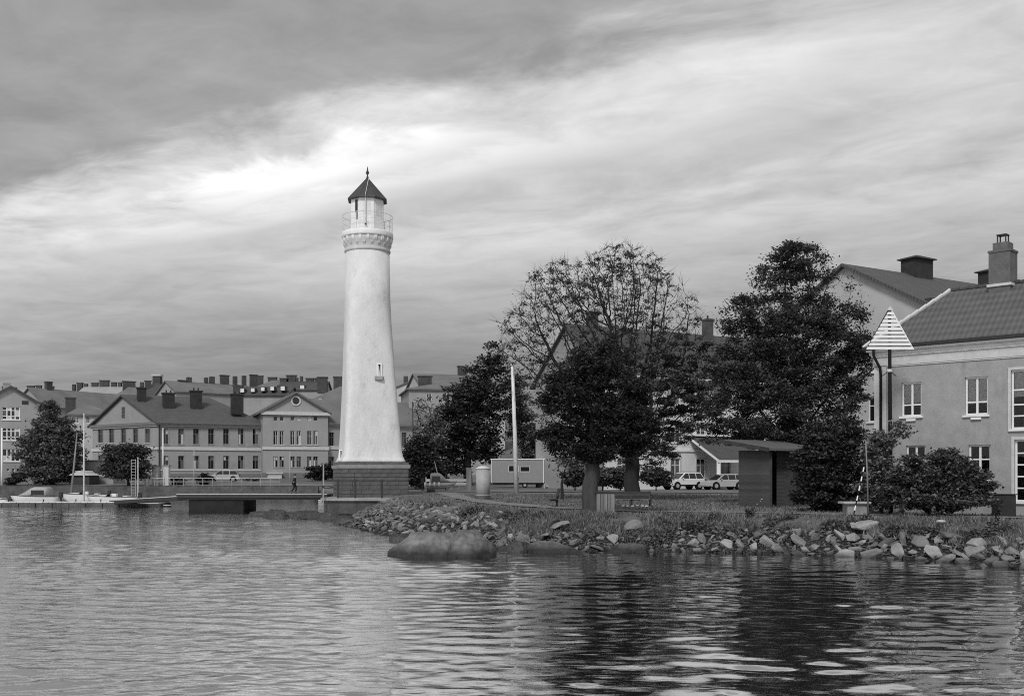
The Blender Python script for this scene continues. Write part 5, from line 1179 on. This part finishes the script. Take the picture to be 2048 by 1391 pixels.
def hull(L, Bm, Hh, sheer=.12, n=12, bow_rake=.35, tr=.75):
    """boat hull rings along x: stern at -L/2, bow at +L/2"""
    rings = []
    for i in range(n + 1):
        t = i / n; x = -L / 2 + L * t; w = Bm / 2 * (tr + (1 - tr) * min(1, t * 3)) * (1 - max(0, (t - .45) / .55) ** 2.2 * .97); top = Hh + sheer * t * t; k = max(0, (t - .6) / .4)
        bot = .0 + .55 * Hh * k ** 2; xo = bow_rake * k * k
        rings.append([(x + xo * 1.0, -w, top), (x + xo * .7, -w * .92, top * .55 + bot * .4), (x, -w * .55, bot + .02), (x, 0, bot - .10), (x, w * .55, bot + .02), (x + xo * .7, w * .92, top * .55 + bot * .4), (x + xo, w, top)])
    return rings
def boat(name, label, px, D, L, Bm, Hh, z, rz, kind):
    T = thing(name, label, 'boat', (gx(px, D), D, z), rz, 'small boats')
    r = hull(L, Bm, Hh); b = MB(); b.loft(r, True, False); b.build('hull', GEL, T, True)
    dk = MB(); dk.loft([[(p[0][0] * .985, p[0][1] * .95, p[0][2] - .03), (p[-1][0] * .985, p[-1][1] * .95, p[-1][2] - .03)] for p in r], False, False); dk.build('deck', PALE, T)
    rub = MB(); rub.tube([(p[0][0], p[0][1] * 1.01, p[0][2]) for p in r], .03, 5); rub.tube([(p[-1][0], p[-1][1] * 1.01, p[-1][2]) for p in r], .03, 5); rub.build('rubbing_strake', DARK, T)
    ws = MB(); ws.tube([(p[1][0], p[1][1] * 1.01, p[1][2] * .75) for p in r[:-1]], .022, 4); ws.build('stripe', DARK, T)
    if kind == 'canopy':
        def sec(x, w, h): return [(x, -w, Hh), (x + .02, -w * .86, Hh + h * .75), (x + .02, -w * .6, Hh + h), (x + .02, w * .6, Hh + h), (x + .02, w * .86, Hh + h * .75), (x, w, Hh)]
        w = Bm / 2 * .92
        c = MB(); c.loft([sec(L * .40, w * .35, .06), sec(L * .22, w * .8, .38), sec(L * .06, w, .80), sec(-L * .02, w, .92), sec(-L * .26, w, .90), sec(-L * .30, w, .78)]); cv = c.build('canopy', CANVAS, T, True)
        for sgn in (-1, 1): MB().add([(L * .03, sgn * (w * .97 + .004), Hh + .12), (-L * .26, sgn * (w * .97 + .004), Hh + .12), (-L * .25, sgn * (w * .88 + .012), Hh + .62), (L * .03, sgn * (w * .88 + .012), Hh + .62)], [(0, 1, 2, 3)]).build('canopy_window', GLASSD, cv)
        for k in range(4): x = -L * .02 - k * .42; MB().tube([(x, -Bm / 2 - .08, Hh + .05), (x, -Bm / 2 - .10, Hh - .32)], [.09, .09], 8).build('fender', WHITE, T, True)
    else:
        ws = MB(); ws.add([(L * .14, -Bm * .36, Hh), (L * .14, Bm * .36, Hh), (L * .04, Bm * .34, Hh + .38), (L * .04, -Bm * .34, Hh + .38)], [(0, 1, 2, 3)]); ws.build('windscreen', GLASSD, T)
        MB().bb(-L * .06, L * .06, -.25, .25, Hh - .05, Hh + .32).build('console', GEL, T, bevel=.03)
        MB().bb(-L * .32, -L * .22, -Bm * .3, Bm * .3, Hh - .05, Hh + .12).build('seat', PALE, T, bevel=.03)
        cv = MB(); cv.loft([[(L * .44, 0, Hh + .12), (L * .44, .02, Hh + .12), (L * .44, -.02, Hh + .12)], [(L * .16, -Bm * .4, Hh + .04), (L * .16, 0, Hh + .22), (L * .16, Bm * .4, Hh + .04)]], True); cv.build('foredeck', GEL, T, True)
    mo = MB(); mo.bb(-L / 2 - .34, -L / 2 - .04, -.18, .18, Hh - .1, Hh + .42); mo.bb(-L / 2 - .26, -L / 2 - .10, -.08, .08, -.4, Hh - .1); mo.build('outboard_motor', DARK, T, bevel=.03)
    return T
boat('motor_boat', 'white motor boat with grey canvas canopy at the left end of the pontoon', 73, 102.5, 4.5, 2.0, .85, .0, R(178), 'canopy')
boat('motor_boat', 'long low white open boat moored near the right end of the pontoon', 228, 102.8, 4.7, 1.8, .80, .0, R(180), 'open')
boat('motor_boat', 'pale open boat lying behind between the two white boats', 172, 106.5, 4.2, 1.7, .95, .0, R(186), 'open')
boat('motor_boat', 'white boat whose stern is cut by the left picture edge', -12, 104, 3.2, 1.6, .55, 0, R(176), 'open')
T = boat('dinghy', 'small white boat laid up on the grass right of the lighthouse', 878, 98, 2.7, 1.3, .50, gh(gx(878, 98), 98) + .25, R(8), 'canopy')
cr = MB(); 
for x in (-.8, .7): cr.bb(x - .08, x + .08, -.5, .5, -.4, .04)
cr.build('cradle', WOOD, T); MB().tube([(-.1, 0, 1.2), (-.42, 0, 2.5)], .035, 5).build('mast', PALE, T)
T = boat('dinghy', 'small white boat lying in the water behind the platform railing', 662, 112, 2.6, 1.2, .45, 0, R(4), 'open')

# pontoon, gangway, bridge
D = 98.0; xa, xb = gx(-30, D), gx(272, D); T = thing('pontoon', 'long low floating pontoon with pale deck along the moored boats', 'pontoon', (xa, D, 0)); Lp = xb - xa; n = 9
for k in range(n): MB().bb(Lp * k / n + .03, Lp * (k + 1) / n - .03, 0, 2.3, -.3, .34).build('float', DSTONE, T, bevel=.03)
k = 0; x = 0.0; plank = None
while x < Lp - .1:
    if plank is None: o = MB().bb(0, .56, -.06, 2.36, .345, .42).build('plank', mat('bleached_plank', .66, .2, 2, .9, rnd=.2), T); plank = o.data
    else: o = link('plank', plank, T)
    o.location = (x, 0, 0); x += .6
for px in (15, 85, 150, 200, 262):
    MB().lathe([(.05, .42), (.05, .62), (.09, .64), (.09, .68)], 8, (gx(px, D) - xa, .2)).build('bollard', DARK, T)
for px, w, lab in ((300, 48, 'short low float lying off the right end of the pontoon'), (335, 14, 'small dark buoy float at the right tip of the pontoon')):
    D = 97.4; T = thing('float', lab, 'float', (gx(px, D), D, 0)); ww = w / F * D
    if w > 20:
        MB().bb(-ww / 2, ww / 2, -.4, .5, -.2, .28).build('hull', DWOOD, T, bevel=.03); MB().bb(-ww / 2 + .1, ww / 2 - .2, -.44, .54, .283, .34).build('deck', PALE, T)
    else: MB().lathe([(.02, -.2), (.33, -.1), (.36, .2), (.22, .40), (.02, .44)], 14).build('body', BLACK, T, True); MB().lathe([(.37, .10), (.37, .18)], 14).build('band', PALE, T, True)
p0, p1 = Vector((gx(384, 88.5), 88.5, 1.18)), Vector((gx(232, 99.2), 99.2, .52)); T = thing('gangway', 'thin sloping gangway from the bridge end down to the pontoon', 'gangway', p0); dv = p1 - p0
b = MB(); b.bar((0, 0, 0), dv, 1.2, .12); b.build('deck', PALE, T); pr = Vector((-dv.y, dv.x, 0)).normalized() * .62
for sgn in (-1, 1): MB().bar(pr * sgn + Vector((0, 0, -.16)), dv + pr * sgn + Vector((0, 0, -.16)), .1, .3).build('stringer', DARK, T)
D0, D1 = 85.5, 90.0; xa, xb = gx(358, 86), gx(648, 84); T = thing('footbridge', 'low dark footbridge on a floating block running to the lighthouse platform', 'bridge', (xa, D0, 0)); Lb = xb - xa
plank = None; x = 0.0
while x < Lb - .2:
    if plank is None: o = MB().bb(0, .35, -.12, D1 - D0 + .1, 1.30, 1.38).build('plank', mat('bridge_plank', .13, .2, 2, .9, rnd=.2), T); plank = o.data
    else: o = link('plank', plank, T)
    o.location = (x, 0, 0); x += .38
for y in (0, (D1 - D0) / 2, D1 - D0 - .2): MB().bb(0, Lb, y, y + .2, .92, 1.295).build('beam', DARK, T)
MB().bb(0, Lb, -.16, -.123, 1.10, 1.35).build('edge_board', DARK, T); MB().bb(0, Lb, -.18, -.10, 1.382, 1.43).build('kerb', PALE, T)
MB().bb(gx(380, 86) - xa, gx(490, 86) - xa, .1, D1 - D0 - .2, -.6, .915).build('floating_block', mat('tarred_block', .014, .5, .8, .8, .4, 5), T, bevel=.06)

# person walking along the bridge
def person(px, D, h, zf, face):
    T = thing('person', 'person in dark clothes striding along the footbridge towards the lighthouse', 'person', (gx(px, D), D, zf), face)
    k = h / 1.75
    def skin(name, verts, edges, rad, m, parent, root=0, sub=1):
        me = bpy.data.meshes.new(name); me.from_pydata([Vector(v) * k for v in verts], edges, []); o = link(name, me, parent)
        mo = o.modifiers.new('skin', 'SKIN'); 
        for i, r_ in enumerate(rad): me.skin_vertices[0].data[i].radius = (r_[0] * k, r_[1] * k) if isinstance(r_, tuple) else (r_ * k, r_ * k)
        for i in range(len(verts)): me.skin_vertices[0].data[i].use_root = i == root
        s = o.modifiers.new('sub', 'SUBSURF'); s.levels = sub; s.render_levels = sub; me.materials.append(m); return o
    # x forward; y to the left
    v = [(0, 0, .95), (.03, 0, 1.15), (.07, 0, 1.36), (.09, 0, 1.48), (.12, 0, 1.56), (.13, 0, 1.68),      # 0-5 pelvis..head
         (.01, .10, .92), (.20, .10, .52), (.12, .10, .10), (.27, .10, .04),                                 # left leg
         (-.01, -.10, .92), (.03, -.10, .50), (-.26, -.10, .14), (-.14, -.10, .05),                          # right leg
         (.06, .20, 1.38), (-.06, .25, 1.12), (.04, .26, .90), (.06, .26, .83),                              # left arm swings back
         (.06, -.20, 1.38), (.12, -.25, 1.12), (.30, -.24, .96), (.34, -.24, .90)]
    e = [(0, 1), (1, 2), (2, 3), (3, 4), (4, 5), (0, 6), (6, 7), (7, 8), (8, 9), (0, 10), (10, 11), (11, 12), (12, 13), (2, 14), (14, 15), (15, 16), (16, 17), (2, 18), (18, 19), (19, 20), (20, 21)]
    r = [(.13, .15), (.12, .14), (.13, .17), .06, .075, .09, .085, .06, .04, .035, .085, .06, .04, .035, .055, .045, .032, .035, .055, .045, .032, .035]
    for hi, base in ((17, (.06, .26, .83)), (21, (.34, -.24, .90))):
        for q, (dx, dy, l) in enumerate(((.03, .0, .075), (.012, .0, .085), (-.008, 0, .08), (-.028, 0, .065), (.045, .02 if hi == 17 else -.02, .05))):
            i = len(v); v += [(base[0] + dx, base[1] + dy * .5, base[2] - .04), (base[0] + dx * 1.2 + .01, base[1] + dy, base[2] - .04 - l)]; e += [(hi, i), (i, i + 1)]; r += [.011, .009]
    body = skin('body', v, e, r, SKIN, T)
    jv = [v[0], v[1], v[2], (.08, 0, 1.44), v[14], v[15], v[16], v[18], v[19], v[20]]
    skin('jacket', jv, [(0, 1), (1, 2), (2, 3), (2, 4), (4, 5), (5, 6), (2, 7), (7, 8), (8, 9)], [(.16, .19), (.155, .18), (.16, .20), .09, .075, .062, .05, .075, .062, .05], CLOTHD, T)
    tv = [(0, 0, .98), v[6], v[7], v[8], v[10], v[11], v[12]]
    skin('trousers', tv, [(0, 1), (1, 2), (2, 3), (0, 4), (4, 5), (5, 6)], [(.14, .16), .105, .08, .065, .105, .08, .065], CLOTHD, T)
    for a, b_ in ((8, 9), (12, 13)):
        skin('shoe', [Vector(v[a]) + Vector((-.03, 0, -.06)), Vector(v[b_]) + Vector((.02, 0, -.0))], [(0, 1)], [.05, .042], BLACK, T)
    bm = bmesh.new(); bmesh.ops.create_uvsphere(bm, u_segments=14, v_segments=10, radius=.112 * k)
    bmesh.ops.delete(bm, geom=[q for q in bm.verts if q.co.z < -.02 * k and q.co.x > -.02 * k], context='VERTS')
    me = bpy.data.meshes.new('hair'); bm.to_mesh(me); bm.free(); me.shade_smooth(); me.materials.append(BLACK); o = link('hair', me, T); o.location = Vector((.115, 0, 1.675)) * k
    f = MB(); f.box(Vector((.235, 0, 1.645)) * k, (.03 * k, .03 * k, .05 * k)); f.build('nose', SKIN, body)
    for sy in (-1, 1): MB().box(Vector((.222, sy * .034, 1.672)) * k, (.012 * k, .022 * k, .012 * k)).build('eye', BLACK, body); MB().box(Vector((.12, sy * .098, 1.65)) * k, (.04 * k, .018 * k, .06 * k)).build('ear', SKIN, body)
    MB().box(Vector((.224, 0, 1.605)) * k, (.012 * k, .05 * k, .012 * k)).build('mouth', CLOTHD, body)
person(588, 88.2, 1.62, 1.385, R(0))

# wooden hut with a sloping roof
D = 56.0; A = pl(1478, 57.2); B = pl(1541, 55.2); z0 = 1.1
T = thing('wooden_hut', 'dark boarded hut with low sloping felt roof beside the waterside bush', 'hut', (A.x, A.y, z0)); o = Vector(T.location)
C = pl(1606, 56.6); n = Vector((.62, .78)); dep = 3.6
zA, zB = gz(893, 57.2), gz(899, 55.2)
w = Wall(T, A, B, z0, zB, HUTB, depth=.1); w.build()
nb = 17; bd = None; hb2 = (zB - z0) / nb
for k in range(nb):
    if bd is None: o_ = MB().box((w.L / 2, -.02, hb2 / 2), (w.L, .022, hb2 * 1.02), Matrix.Rotation(R(5), 3, 'X')).build('board', mat('dark_board', .075, .25, 2, .9, .3, 20, stretch=(.2, 1, 1), rnd=.22), T); bd = o_.data
    else: o_ = link('board', bd, T)
    o_.location = w.loc(z0 + hb2 * k); o_.rotation_euler = (0, 0, w.rz)
E = B + Vector((2.7, 1.2)); G = A + Vector((2.7, 1.2))
Wall(T, B + Vector((.55, .9)), E + Vector((.35, .75)), z0, zB, HUTB, name='front_wall').build(); Wall(T, E, G, z0, zB, HUTB).build(); Wall(T, G, A, z0, zB, HUTB).build()
MB().bar(V3(B, (z0 + zB) / 2) - o, V3(B + Vector((.05, .1)), (z0 + zB) / 2) - o, .14, zB - z0).build('corner_post', DWOOD, T)
MB().bb(B.x - o.x + .6, B.x - o.x + 1.5, B.y - o.y + 1.1, B.y - o.y + 1.14, .05, 2.1).build('door', DWOOD, T)
ex = (B - A).normalized(); ey = Vector((2.7, 1.2)).normalized(); zf, zk = gz(896, 55.0), gz(879, 58.0)
P = lambda a, b, z: V3(A + ex * a + ey * b, z)
LA = (B - A).length; rf = roof(T, [[P(LA + .35, -.4, zf), P(LA + .35, 3.3, zf - .02), P(-.7, 3.3, zk), P(-.7, -.7, zk)]], mat('roofing_felt', .12, .15, 2, .95, .2), .12)
b = MB(); b.bar(P(LA + .36, -.42, zf - .08) - o, P(-.7, -.72, zk - .08) - o, .04, .2); b.build('fascia', DWOOD, T)
g_ = random.Random(3)
for k in range(6):
    t = .25 + .28 * k; z = .55 + .22 * k; q = MB(); q.box((0, 0, 0), (.10 + .1 * g_.random(), .006, .05 + .05 * g_.random()), Matrix.Rotation(R(-35), 3, 'Y')); m_ = q.build('scrape_mark', PALE, T, loc=w.loc() + Vector((w.u.x * t, w.u.y * t - .06, z)), rotz=w.rz)

# leading mark: white slatted triangle on a tall pole
D = 47.3; T = thing('day_mark', 'white slatted triangular beacon board on a tall dark pole before the house', 'beacon', ground_at(1779, D)); s = F / D; zb = gz(699, D) - T.location.z; hT = 82 / s; wT = 96 / s
sl = 10; lean = -.10
for k in range(sl):
    za = zb + hT * k / 10.6; wa = wT * (1 - (k / 10.6)); hb_ = .118; wb = wT * (1 - (k + .62) / 10.6); y0 = -.10
    x_ = .0
    b = MB(); b.add([(-wa / 2, y0, za), (wa / 2, y0, za), (wb / 2, y0, za + hb_), (-wb / 2, y0, za + hb_), (-wa / 2, y0 + .03, za), (wa / 2, y0 + .03, za), (wb / 2, y0 + .03, za + hb_), (-wb / 2, y0 + .03, za + hb_)], [(0, 1, 2, 3), (5, 4, 7, 6), (0, 4, 5, 1), (3, 2, 6, 7), (0, 3, 7, 4), (1, 5, 6, 2)]); b.build('slat', WHITE, T)
b = MB(); b.add([(-.16, -.10, zb + hT * .955), (.16, -.10, zb + hT * .955), (0, -.10, zb + hT * 1.06), (-.16, -.07, zb + hT * .955), (.16, -.07, zb + hT * .955), (0, -.07, zb + hT * 1.06)], [(0, 1, 2), (5, 4, 3), (0, 3, 4, 1), (1, 4, 5, 2), (2, 5, 3, 0)]); b.build('cap_board', PALE, T)
for sgn in (-1, 1): MB().bar((sgn * wT / 2 * .97, -.05, zb + .02), (sgn * .03, -.05, zb + hT), .035, .05).build('side_batten', DWOOD if sgn < 0 else WHITE, T)
MB().bb(-wT * .42, wT * .42, -.065, -.03, zb + .25, zb + .33).build('brace', WOOD, T)
MB().tube([(.06, 0, -.3), (.03, 0, zb * .5), (0, 0, zb + .95 * hT)], [.10, .085, .07], 10).build('pole', BLACK, T, True)
MB().lathe([(.11, zb - 1.02), (.12, zb - .95), (.11, zb - .88)], 10).build('collar', PALE, T, True)
for sgn in (-1, 1): MB().tube([(0, 0, zb - .95), (sgn * .32, .05, zb - 1.18)], .02, 5).build('stay', DARK, T)

# concrete plinth with slab, leaning pole, striped rod
D = 45.5; T = thing('concrete_base', 'small pale concrete block with a broader slab on top at the bank edge', 'plinth', ground_at(1711, D)); s = F / D
MB().bb(-.44, .46, -.3, .4, -.3, .50).build('block', CONC, T, bevel=.02); MB().bb(-.62, .55, -.42, .5, .503, .60).build('slab', mat('pale_concrete', .42, .15, 2, .9), T, bevel=.015)
T = thing('bare_pole', 'thin pale bare pole beside the small concrete block', 'pole', ground_at(1737, 45.0)); MB().tube([(0, 0, -.2), (-.05, 0, 1.7), (-.12, 0, 3.25)], [.04, .035, .025], 7).build('shaft', WOOD, T, True); MB().lathe([(.045, .05), (.05, .12)], 8).build('ferrule', DARK, T)
a, c = at(1700, 1062, 42.6), at(1728, 934, 45.6); T = thing('striped_rod', 'slanting black and white striped rod leaning across the concrete block', 'pole', a); n = 13
for k in range(n): MB().tube([(c - a) * (k / n), (c - a) * ((k + .98) / n)], .028, 7).build('band', WHITE if k % 2 == 0 else BLACK, T)
T = thing('bank_marker', 'small pale mushroom-shaped marker on the bank right of the day mark', 'marker', ground_at(1882, 39.0)); MB().lathe([(.05, -.2), (.05, .22), (.04, .22)], 8).build('stem', CONC, T); MB().lathe([(.06, .215), (.17, .22), (.17, .27), (.05, .29)], 12).build('cap', PALE, T)
T = thing('utility_box', 'dark utility box standing at the foot of the plastered house', 'box', ground_at(2007, 43.9), R(-43)); MB().bb(-.42, .42, -.2, .25, -.1, .92).build('body', DARK, T, bevel=.02); MB().bb(-.46, .46, -.24, .29, .923, .97).build('lid', DWOOD, T, bevel=.01)
for px, D, h, lab in ((831, 47.6, .95, 'short dark stake in the rubble above the left half of the boulder'), (880, 46.0, .95, 'short dark stake in the rubble above the middle of the boulder')):
    T = thing('iron_stake', lab, 'stake', ground_at(px, D)); MB().tube([(0, 0, -.3), (.02, 0, h)], .035, 6).build('shaft', DARK, T); MB().lathe([(.05, h - .06), (.05, h)], 6, (.02, 0)).build('head', DARK, T)

# parked cars
def car(name, label, px, D, rz, paint, kind, L=4.4):
    T = thing(name, label, 'car', ground_at(px, D), rz, 'parked cars'); Wd = 1.78
    T.location.z += .05
    H = 1.66 if kind == 'suv' else 1.52; sill = .30 if kind == 'suv' else .24; belt = 1.00 if kind == 'suv' else .92
    h = L / 2
    # x: front at -h. outline of the lower body and of the glasshouse
    low = [(-h, sill + .10), (-h, .62), (-h + .06, .78), (-h + .25, belt - .14), (-h + 1.15, belt), (h - .12, belt + .03), (h - .02, belt - .25), (h, .55), (h - .05, sill + .08), (h - .4, sill), (-h + .4, sill)]
    cab = [(-h + 1.05, belt - .005), (-h + 1.85, H - .06), (-h + 2.2, H), (h - .75, H), (h - .45, H - .05), (h - .10, belt + .02)] if kind != 'hatch' else [(-h + .95, belt - .005), (-h + 1.8, H - .07), (-h + 2.3, H), (h - .95, H - .02), (h - .55, H - .10), (h - .08, belt + .02)]
    def shell(poly, w0, w1, zlo, zhi):
        b = MB(); m = len(poly)
        def wd(z): return w0 + (w1 - w0) * max(0, min(1, (z - zlo) / (zhi - zlo)))
        b.add([(x, -wd(z), z) for x, z in poly] + [(x, wd(z), z) for x, z in poly], [tuple(range(m)), tuple(reversed(range(m, 2 * m)))] + [(i, i + m, (i + 1) % m + m, (i + 1) % m) for i in range(m)]); return b
    body = shell(low, Wd / 2, Wd / 2 - .03, sill, belt).build('body', paint, T, bevel=.05)
    w0, w1 = Wd / 2 - .05, Wd / 2 - .22
    shell(cab, w0, w1, belt, H).build('cabin', paint, T, bevel=.04)
    def wz(z): return w0 + (w1 - w0) * (z - belt) / (H - belt) + .012
    zt, zb_ = H - .11, belt + .05; fx = cab[0][0]; rx = cab[-1][0]
    cuts = [(fx + .22, fx + .80, .58), (fx + .86, fx + 1.72, 0), (fx + 1.80, rx - .42, 0)]
    for i, (xa_, xb_, rk) in enumerate(((fx + .24, fx + 1.22, .62), (fx + 1.30, fx + 2.06, 0), (fx + 2.14, rx - .12, -.34))):
        for sy in (-1, 1):
            xt0, xt1 = (xa_ + rk if rk > 0 else xa_), (xb_ + rk if rk < 0 else xb_)
            q = MB(); q.add([(xa_, sy * wz(zb_), zb_), (xb_, sy * wz(zb_), zb_), (xt1, sy * wz(zt), zt), (xt0, sy * wz(zt), zt)], [(0, 1, 2, 3)]); q.build('side_window', GLASSD, T)
    ws = MB(); e = .02; ws.add([(fx + .02 - e, -w0 + .1, belt + .05), (fx + .02 - e, w0 - .1, belt + .05), (cab[1][0] - .05 - e, w1 - .04, H - .10), (cab[1][0] - .05 - e, -w1 + .04, H - .10)], [(0, 1, 2, 3)]); ws.build('windscreen', GLASSD, T)
    rw_ = MB(); rw_.add([(rx + .015, -w0 + .14, belt + .12), (rx + .015, w0 - .14, belt + .12), (cab[-2][0] + .045, w1 - .03, H - .12), (cab[-2][0] + .045, -w1 + .03, H - .12)], [(0, 1, 2, 3)]); rw_.build('rear_window', GLASSD, T)
    for sy in (-1, 1):
        MB().box((h - .03, sy * (Wd / 2 - .16), belt - .10), (.10, .24, .22)).build('tail_light', LAMPR, T); MB().box((-h + .10, sy * (Wd / 2 - .22), .70), (.20, .34, .15)).build('headlight', PALE, T, bevel=.03)
        MB().box((fx + .42, sy * (Wd / 2 + .06), belt + .08), (.12, .16, .12)).build('mirror', paint, T, bevel=.02)
    MB().box((h - .02, 0, sill + .16), (.16, Wd - .1, .26)).build('bumper', BLACK if kind == 'suv' else paint, T, bevel=.04); MB().box((-h + .02, 0, sill + .16), (.16, Wd - .1, .24)).build('bumper', BLACK if kind == 'suv' else paint, T, bevel=.04)
    MB().box((h + .04, 0, .78), (.02, .50, .11)).build('number_plate', PALE, T)
    for x in (-h + .82, h - .80):
        for sy in (-1, 1):
            rr = .34; y = sy * (Wd / 2 - .12)
            ar = MB(); ar.loft([[(x + .41 * math.cos(a_), yy, rr + .41 * math.sin(a_)) for a_ in np.linspace(0, 6.2832, 22, endpoint=False)] for yy in (sy * (Wd / 2 - .25), sy * (Wd / 2 + .006))]); ar.build('wheel_arch', BLACK, T)
            q = MB(); q.loft([[(x + rr * math.cos(a_), yy, rr + rr * math.sin(a_)) for a_ in np.linspace(0, 6.2832, 20, endpoint=False)] for yy in (y - .1, y + .1 + .045 * 1)] if sy > 0 else [[(x + rr * math.cos(a_), yy, rr + rr * math.sin(a_)) for a_ in np.linspace(0, 6.2832, 20, endpoint=False)] for yy in (y - .145, y + .1)]); wh = q.build('wheel', BLACK, T)
            MB().loft([[(x + .20 * math.cos(a_), yy, rr + .20 * math.sin(a_)) for a_ in np.linspace(0, 6.2832, 14, endpoint=False)] for yy in (sy * (Wd / 2 + .03), sy * (Wd / 2 + .042))]).build('rim', GALV, wh)
    if kind == 'suv':
        for sy in (-1, 1): MB().bar((fx + 1.1, sy * (w1 - .05), H + .06), (rx - .6, sy * (w1 - .05), H + .06), .05, .05).build('roof_rail', BLACK, T)
        b = MB(); b.bb(-h + 1.2, h - 1.2, -Wd / 2 - .015, -Wd / 2 + .01, sill, sill + .16); b.bb(-h + 1.2, h - 1.2, Wd / 2 - .01, Wd / 2 + .015, sill, sill + .16); b.build('side_skirt', BLACK, T)
    return T
car('parked_car', 'white off-road car with black wheel arches parked by the white house', 1366, 104, R(28), CARW, 'suv', 4.3)
car('parked_car', 'silver hatchback partly hidden by the wooden hut', 1446, 103, R(20), CARS, 'hatch', 4.2)
car('parked_car', 'black car squeezed between the white and the silver car', 1412, 111, R(22), CARD, 'hatch', 4.2)
car('parked_car', 'grey car with open bonnet shape parked before the harbour building', 446, 137, R(10), CARS, 'hatch', 4.3)

# quay on the far side: masts, lamps, ladder, sheds
def mast(label, px, y0, y1, D, r, m, name='mast', lean=0.0, spread=None, cat='mast'):
    zb = min(gz(y1, D), gh(gx(px, D), D)) ; T = thing(name, label, cat, (gx(px, D), D, zb)); h = gz(y0, D) - zb
    MB().tube([(0, 0, -.4), (lean / F * D * .5, 0, h * .5), (lean / F * D, 0, h)], [r, r * .85, r * .5], 7).build('shaft', m, T, True)
    if spread: MB().bar((-spread, 0, h * .5), (spread, 0, h * .5), .06, .05).build('spreader', m, T)
    else: MB().tube([(lean / F * D, 0, h), (lean / F * D, 0, h + .18)], [r * .9, r * .3], 6).build('truck', m, T)
    return T
mast('tall white mast rising behind the middle boats', 168, 826, 992, 105, .10, PALE, spread=.9)
mast('brown leaning spar before the large leafy tree', 136, 868, 985, 108, .12, WOOD, name='spar', lean=18)
mast('white flagpole at the left picture edge', 4, 858, 966, 122, .14, WHITE, 'flagpole', 0, None, 'flagpole')
mast('slim white lamp post before the corner of the harbour building', 326, 858, 966, 124, .10, WHITE, 'lamp_post', 0, None, 'lamp post')
mast('slim grey lamp post before the middle of the harbour building', 388, 902, 966, 140, .07, PALE, 'lamp_post', 0, None, 'lamp post')
mast('slim grey lamp post by the pedimented centre', 580, 905, 962, 140, .07, PALE, 'lamp_post', 0, None, 'lamp post')
mast('dark lamp post rising over the shrubs right of the lighthouse', 828, 806, 965, 118, .10, DARK, 'lamp_post', -3, None, 'lamp post')
T = mast('white pole with round top right of the ladder', 276, 917, 985, 118, .10, PALE, 'marker_pole', 0, None, 'pole')
D = 117.0; T = thing('steel_ladder', 'white ladder-like mast standing on the quay before the small tree', 'ladder', (gx(267, D), D, .4)); h = gz(918, D) - .4
for sx in (-.24, .24): MB().bb(sx - .03, sx + .03, -.03, .03, 0, h).build('rail', CONC, T)
for k in range(13): MB().bb(-.2, .2, -.03, .03, .2 + k * (h - .3) / 12, .25 + k * (h - .3) / 12).build('rung', CONC, T)
D = 128.0; T = thing('boat_shed', 'plain pale grey shed wall left of the small quay tree', 'shed', ground_at(196, D)); wS, hS = 3.7, gz(922, D) - T.location.z
b = MB(); b.bb(-wS / 2, wS / 2, 0, 4, -.5, hS); b.build('wall', PLASTER2, T); MB().bb(-wS / 2 - .1, wS / 2 + .1, -.1, 4.1, hS + .003, hS + .15).build('roof', ROOFD, T); MB().bb(-wS / 2, wS / 2, -.12, -.003, .9, 1.15).build('rail_board', WHITE, T)
D = 124.0; T = thing('boat_shed', 'low dark shed with pale gabled roof behind the tall mast', 'shed', ground_at(158, D)); 
b = MB(); b.bb(-.95, 1.2, 0, 3, -.4, gz(949, D) - T.location.z); b.build('wall', DWOOD, T); hz = gz(950, D) - T.location.z
b = MB(); b.loft([[(-1.3, y, hz), (.1, y, hz + .55), (1.4, y, hz)] for y in (-.25, 3.2)]); b.build('roof', PALE, T)
for px, y0, D, w_, lab in ((312, 932, 123, .75, 'pale square gate pier left of the white lamp post'), (333, 932, 123, .7, 'pale square gate pier right of the white lamp post'), (293, 954, 121.5, .55, 'short pale pier on the quay edge right of the ladder')):
    T = thing('gate_pier', lab, 'pier', ground_at(px, D)); hp = gz(y0, D) - T.location.z; MB().bb(-w_ / 2, w_ / 2, -w_ / 2, w_ / 2, -.3, hp).build('shaft', PALE, T, bevel=.03); MB().bb(-w_ / 2 - .08, w_ / 2 + .08, -w_ / 2 - .08, w_ / 2 + .08, hp + .003, hp + .14).build('cap', CONC, T)
D = 121.2; T = thing('quay_railing', 'low pale railing along the far quay edge before the harbour building', 'railing', (gx(290, D), D, gh(gx(290, D), D + .5))); Lq = gx(560, D) - gx(290, D)
for x in np.linspace(0, Lq, 15): MB().bb(x - .04, x + .04, -.04, .04, -.3, .95).build('post', CONC, T)
for z in (.5, .9): MB().bb(0, Lq, -.025, .025, z, z + .05).build('rail', PALE, T)
for px, D, s_, lab in ((410, 126, .9, 'dark low shrub on the quay left of the grey car'), (356, 125, .7, 'low shrub at the foot of the harbour building corner'), (30, 124, 1.2, 'low dark shrub under the gable-fronted house'), (505, 138, .8, 'small shrub before the pedimented centre')):
    px_s = s_ * F / D; tree('quay_shrub', lab, D, px, [(px, 968 - px_s * .6, px_s * 1.3, px_s * .7, 1)], .05, 70, 2200, .2, int(px), LEAFD, BARKD, cat='shrub', spread=.2, group='shrubs on the far quay')
